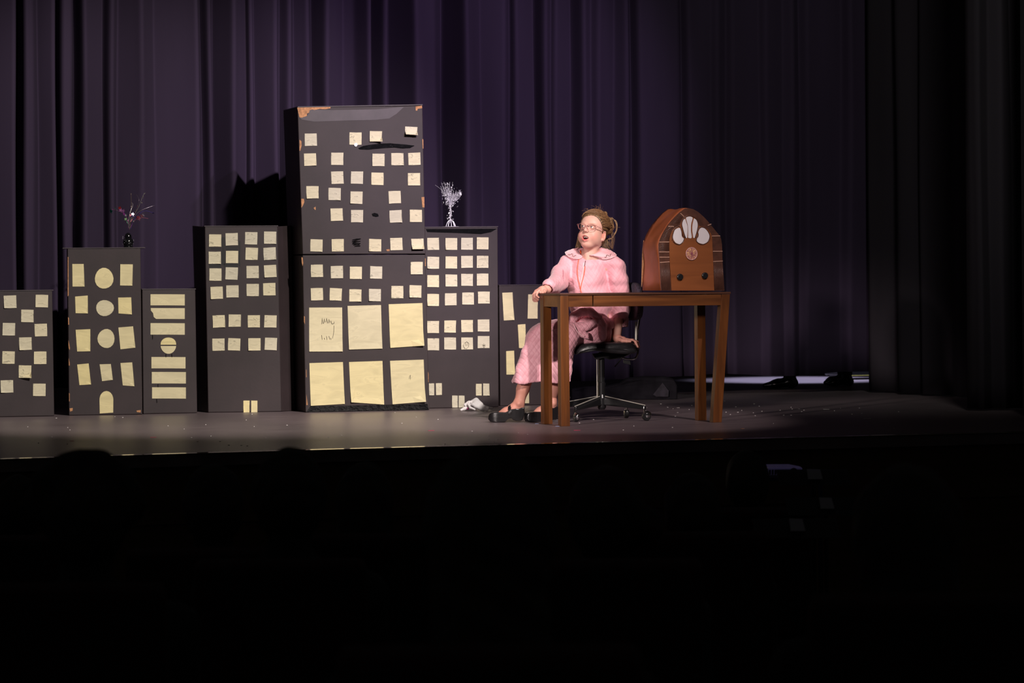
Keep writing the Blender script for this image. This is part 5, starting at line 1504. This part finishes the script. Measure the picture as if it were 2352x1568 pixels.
# ================================================================== BACKSTAGE FEET AND CASE
def stagehand(px, py, d, yaw, label, toe=.20):
    e_ = P(px, py, d); rt = empty('person', (e_.x, e_.y, 0), -TH + math.radians(yaw)); tag(rt, label, 'person')
    q_ = SDF((-.24, -.14, -.005), (.20, .26, 1.0), .007)
    for yy, xx in ((0, 0), (.16, .03)):
        q_.chain([(xx + .0, yy, .10), (xx + .01, yy, .45), (xx + .01, yy + .02, .9)], [.042, .060, .085], .03)
    q_.cone((.02, .03, .88), (.02, .13, .9), .11, .11, .04)
    v, f = q_.nets(); link_mesh('trousers', v, f, M['audience'], rt, smooth=True)
    for yy, xx in ((0, 0), (.16, .03)):
        q_ = SDF((-.24 + xx, yy - .06, -.005), (.09 + xx, yy + .06, .14), .004)
        q_.chain([(xx - toe + .02, yy, .024), (xx - .10, yy, .035), (xx, yy, .05)], [.016, .030, .038], .02)
        q_.ball((xx + .02, yy, .035), (.035, .032, .034), .015); q_.cone((xx, yy, .06), (xx, yy, .11), .036, .038, .015)
        q_.put(lambda X, Y, Z: Z - .001 + 0 * X + 0 * Y, (-.25, -.2, -.02), (.2, .3, .004), 0, 's')
        v, f = q_.nets(); link_mesh('shoe', v, f, M['leather'], rt, smooth=True)
stagehand(1812, 892, gd(1812, 892), 0, 'person hidden behind the back curtain, one pointed black shoe showing under the hem')
stagehand(1945, 887, gd(1945, 887), 15, 'person behind the curtain nearest the side curtain, dark shoe tip under the hem', .16)
cs = P(1925, 874, gd(1925, 874)); rt = empty('equipment_case', (cs.x, cs.y + .15, 0), 0)
tag(rt, 'low black equipment case on the backstage floor seen under the curtain', 'case')
MB().box(.08, .55, 0, .3, .03, .30).obj('case_body', M['blkplastic'], rt, bevel=.01)
for x in (.12, .50): MB().box(x - .02, x + .02, .05, .25, 0, .03).obj('foot', M['blkplastic'], rt)
MB().box(.08, .55, -.002, .0, .03, .036).obj('edge_strip', mat('yellow_strip', (.5, .45, .1), .5), rt)

# ================================================================== AUDIENCE
def seat(rt, w_=.5):
    fz = 0
    MB().box(-w_ / 2 + .02, w_ / 2 - .02, -.20, .24, .38, .46).obj('seat_cushion', M['seatred'], rt, bevel=.02)
    MB().hexa([(-w_/2+.02, -.30, .36), (w_/2-.02, -.30, .36), (w_/2-.02, -.22, .36), (-w_/2+.02, -.22, .36), (-w_/2+.03, -.40, .86), (w_/2-.03, -.40, .86), (w_/2-.03, -.33, .88), (-w_/2+.03, -.33, .88)]).obj('seat_back', M['seatred'], rt, bevel=.02)
    for x in (-.2, .2): MB().box(x - .02, x + .02, -.26, .1, 0, .38).obj('seat_leg', M['blkmetal'], rt)
def viewer(px, py, d, label, head=(.080, .098, .115), hairf=None, hm='audhair', tilt=0.0, shoulder=.20):
    top = P(px, py, d); fz = zfl(top.y); H = top.z - fz
    sc_ = 1.0
    rt = empty('person', (top.x, top.y, fz), -TH); tag(rt, label, 'person', 'audience members in silhouette')
    q_ = SDF((-.30, -.30, 0), (.30, .62, H + .10), .012)
    hz = H - head[2] - .01; sh = hz - head[2] - .10; hip = .52
    q_.ball((tilt, 0, hz), head, .02); q_.cone((tilt, -.01, hz - .06), (0, -.02, sh), .055, .06, .03)
    q_.cone((-shoulder, -.02, sh - .04), (shoulder, -.02, sh - .04), .065, .065, .05)
    q_.cone((0, -.04, sh - .08), (0, -.08, hip), .15, .15, .06); q_.cone((-.08, -.08, sh - .10), (-.07, -.10, hip), .12, .12, .05); q_.cone((.08, -.08, sh - .10), (.07, -.10, hip), .12, .12, .05)
    for s_ in (-1, 1):
        q_.chain([(s_ * shoulder, -.02, sh - .05), (s_ * (shoulder + .03), .02, sh - .30), (s_ * .12, .22, hip + .10)], [.055, .045, .035], .02)
        q_.chain([(s_ * .09, -.08, hip), (s_ * .11, .34, .52), (s_ * .11, .36, .08)], [.085, .065, .045], .03)
        q_.cone((s_ * .11, .34, .045), (s_ * .12, .50, .04), .042, .036, .02)
    q_.put(lambda X, Y, Z: Z - .002 + 0 * X + 0 * Y, (-.4, -.4, -.05), (.4, .7, .01), 0, 's')
    v, f = q_.nets(); link_mesh('body', v, f, M['audience'], rt, smooth=True)
    q_ = SDF((-.26, -.26, hz - .34), (.26, .20, H + .06), .009)
    q_.ball((tilt, -.02, hz + .005), (head[0] + .012, head[1] + .008, head[2] + .008), .02)
    if hairf: hairf(q_, hz, tilt)
    v, f = q_.nets(); link_mesh('hair', v + vnormals(v, f) * (vnoise(v, 60, int(px)) * .004)[:, None], f, M[hm], rt, smooth=True)
    # its theatre seat
    st_ = empty('auditorium_seat', rt.location.copy(), -TH); seat(st_)
    tag(st_, 'dark auditorium seat under the ' + label.split(',')[0], 'seat', 'auditorium seats')
def long_hair(q_, hz, t): q_.cone((t, -.05, hz), (t, -.08, hz - .26), .085, .10, .03)
def bushy(q_, hz, t):
    for i in range(14):
        a = i * .45 + 3.3; q_.ball((t + .105 * math.cos(a), -.03, hz + .03 + .10 * math.sin(a) * -1 * (1 if math.sin(a) < 0 else .3)), (.035,) * 3, .02)
def bun_(q_, hz, t): q_.ball((t + .10, -.06, hz - .02), .045, .02)
V_ = viewer
V_(40, 1092, 11.2, 'silhouetted short-haired viewer, leftmost in the audience', tilt=0)
V_(200, 1062, 7.3, 'silhouetted viewer with wide bushy hair below the round-window building', (.085, .10, .118), bushy)
V_(490, 1066, 9.4, 'silhouetted short-haired viewer below the mid-height grid building')
V_(665, 1030, 8.4, 'silhouetted tall viewer below the left corner of the tallest building', (.088, .10, .12))
V_(838, 1064, 10.4, 'silhouetted viewer with long straight hair below the tallest building', (.078, .095, .11), long_hair)
V_(1125, 1022, 4.9, 'large blurred viewer nearest the camera, below the white glove', (.090, .105, .125), long_hair)
V_(1392, 1070, 7.9, 'silhouetted viewer with thick hair below the swivel chair', (.084, .10, .115), bun_)
V_(1590, 1088, 9.8, 'silhouetted low-sitting viewer below the right-hand table legs', (.078, .095, .11))
V_(1715, 1034, 12.6, 'silhouetted viewer left of the pale projector', (.075, .095, .115))
V_(2080, 1068, 6.0, 'large silhouetted viewer at the right of the audience', (.09, .105, .12), long_hair)

# projector-like box, cart and loose sheets by the stage front
pd = 13.6
pp = P(1803, 1093, pd); zc = pp.z; fz = -1.05 + max(0, (14 - pp.y)) * .055
rt = empty('projector', (pp.x, pp.y, zc), -TH); tag(rt, 'pale projector with chamfered corner standing before the stage at the right', 'projector')
k = pd / FPX
w2 = 40 * k
poly = [(-w2, 0), (w2, 0), (w2, .10), (w2 * .55, .26), (-w2 * .95, .26), (-w2, .20)]
MB().prism([Vector((x, y, 0.002)) for x, y in poly], (0, 0, .034)).obj('case', M['palegrey'], rt, bevel=.004)
MB().lathe([(.001, -.012), (.018, -.012), (.018, 0), (.001, 0)], (w2 * .5, -.001, .018), 16, 'y').obj('lens', M['blkplastic'], rt)
for i in range(5): MB().box(-w2 * .9 + i * .012, -w2 * .9 + i * .012 + .007, -.002, 0, .008, .028).obj('vent_slot', M['blkplastic'], rt)
rt2 = empty('projector_cart', (pp.x, pp.y, fz), -TH); tag(rt2, 'black cart carrying the pale projector', 'cart')
H = zc - fz
MB().box(-.13, .16, -.03, .34, H - .02, H).obj('shelf', M['blkplastic'], rt2, bevel=.003)
MB().box(-.13, .16, -.03, .34, .25, .27).obj('shelf', M['blkplastic'], rt2, bevel=.003)
for x in (-.12, .15):
    for y in (-.02, .33): MB().box(x - .01, x + .01, y - .01, y + .01, 0, H - .02).obj('post', M['blkmetal'], rt2)
for (px, py, w_, h_, lb) in [(1872, 1080, 34, 8, 'pale sheet of paper lying on a music stand right of the projector'), (1900, 1146, 32, 8, 'bluish sheet on a lower music stand right of the projector'), (1832, 1195, 34, 12, 'grey crumpled sheet on the lowest stand below the projector')]:
    dd_ = 13.0 if py < 1100 else 12.0 if py < 1190 else 11.0
    p = P(px, py, dd_); fz = -1.05 + max(0, (14 - p.y)) * .055; k = dd_ / FPX
    rt = empty('music_stand', (p.x, p.y, fz), -TH); zz = p.z - fz
    tag(rt, 'thin black music stand holding the ' + ' '.join(lb.split()[:3]) + (' beside the projector' if py < 1100 else ' low in the dark' if py > 1190 else ' at middle height'), 'music stand', 'music stands at the stage front')
    MB().tube([(0, .05, 0.01), (0, .05, zz - .02)], .008, 8).obj('pole', M['blkmetal'], rt)
    for a in range(3): MB().tube([(0, .05, .12), (.2 * math.cos(a * 2.1), .05 + .2 * math.sin(a * 2.1), .008)], .006, 6).obj('leg', M['blkmetal'], rt)
    MB().hexa([(-.15, -.02, zz - .06), (.15, -.02, zz - .06), (.15, 0, zz - .06), (-.15, 0, zz - .06), (-.15, .14, zz - .005), (.15, .14, zz - .005), (.15, .15, zz - .005), (-.15, .15, zz - .005)]).obj('desk', M['audience'], rt, bevel=.002)
    rt = empty('paper_sheet', (p.x, p.y, fz + zz), -TH); tag(rt, lb, 'paper')
    MB().hexa([(-w_*k/2, -.015, -.035), (w_*k/2, -.015, -.035), (w_*k/2, -.013, -.037), (-w_*k/2, -.013, -.037), (-w_*k*.4, .10, .0), (w_*k/2, .10, -.002), (w_*k/2, .102, -.004), (-w_*k*.4, .102, -.002)]).obj('sheet', M['paperw'], rt)
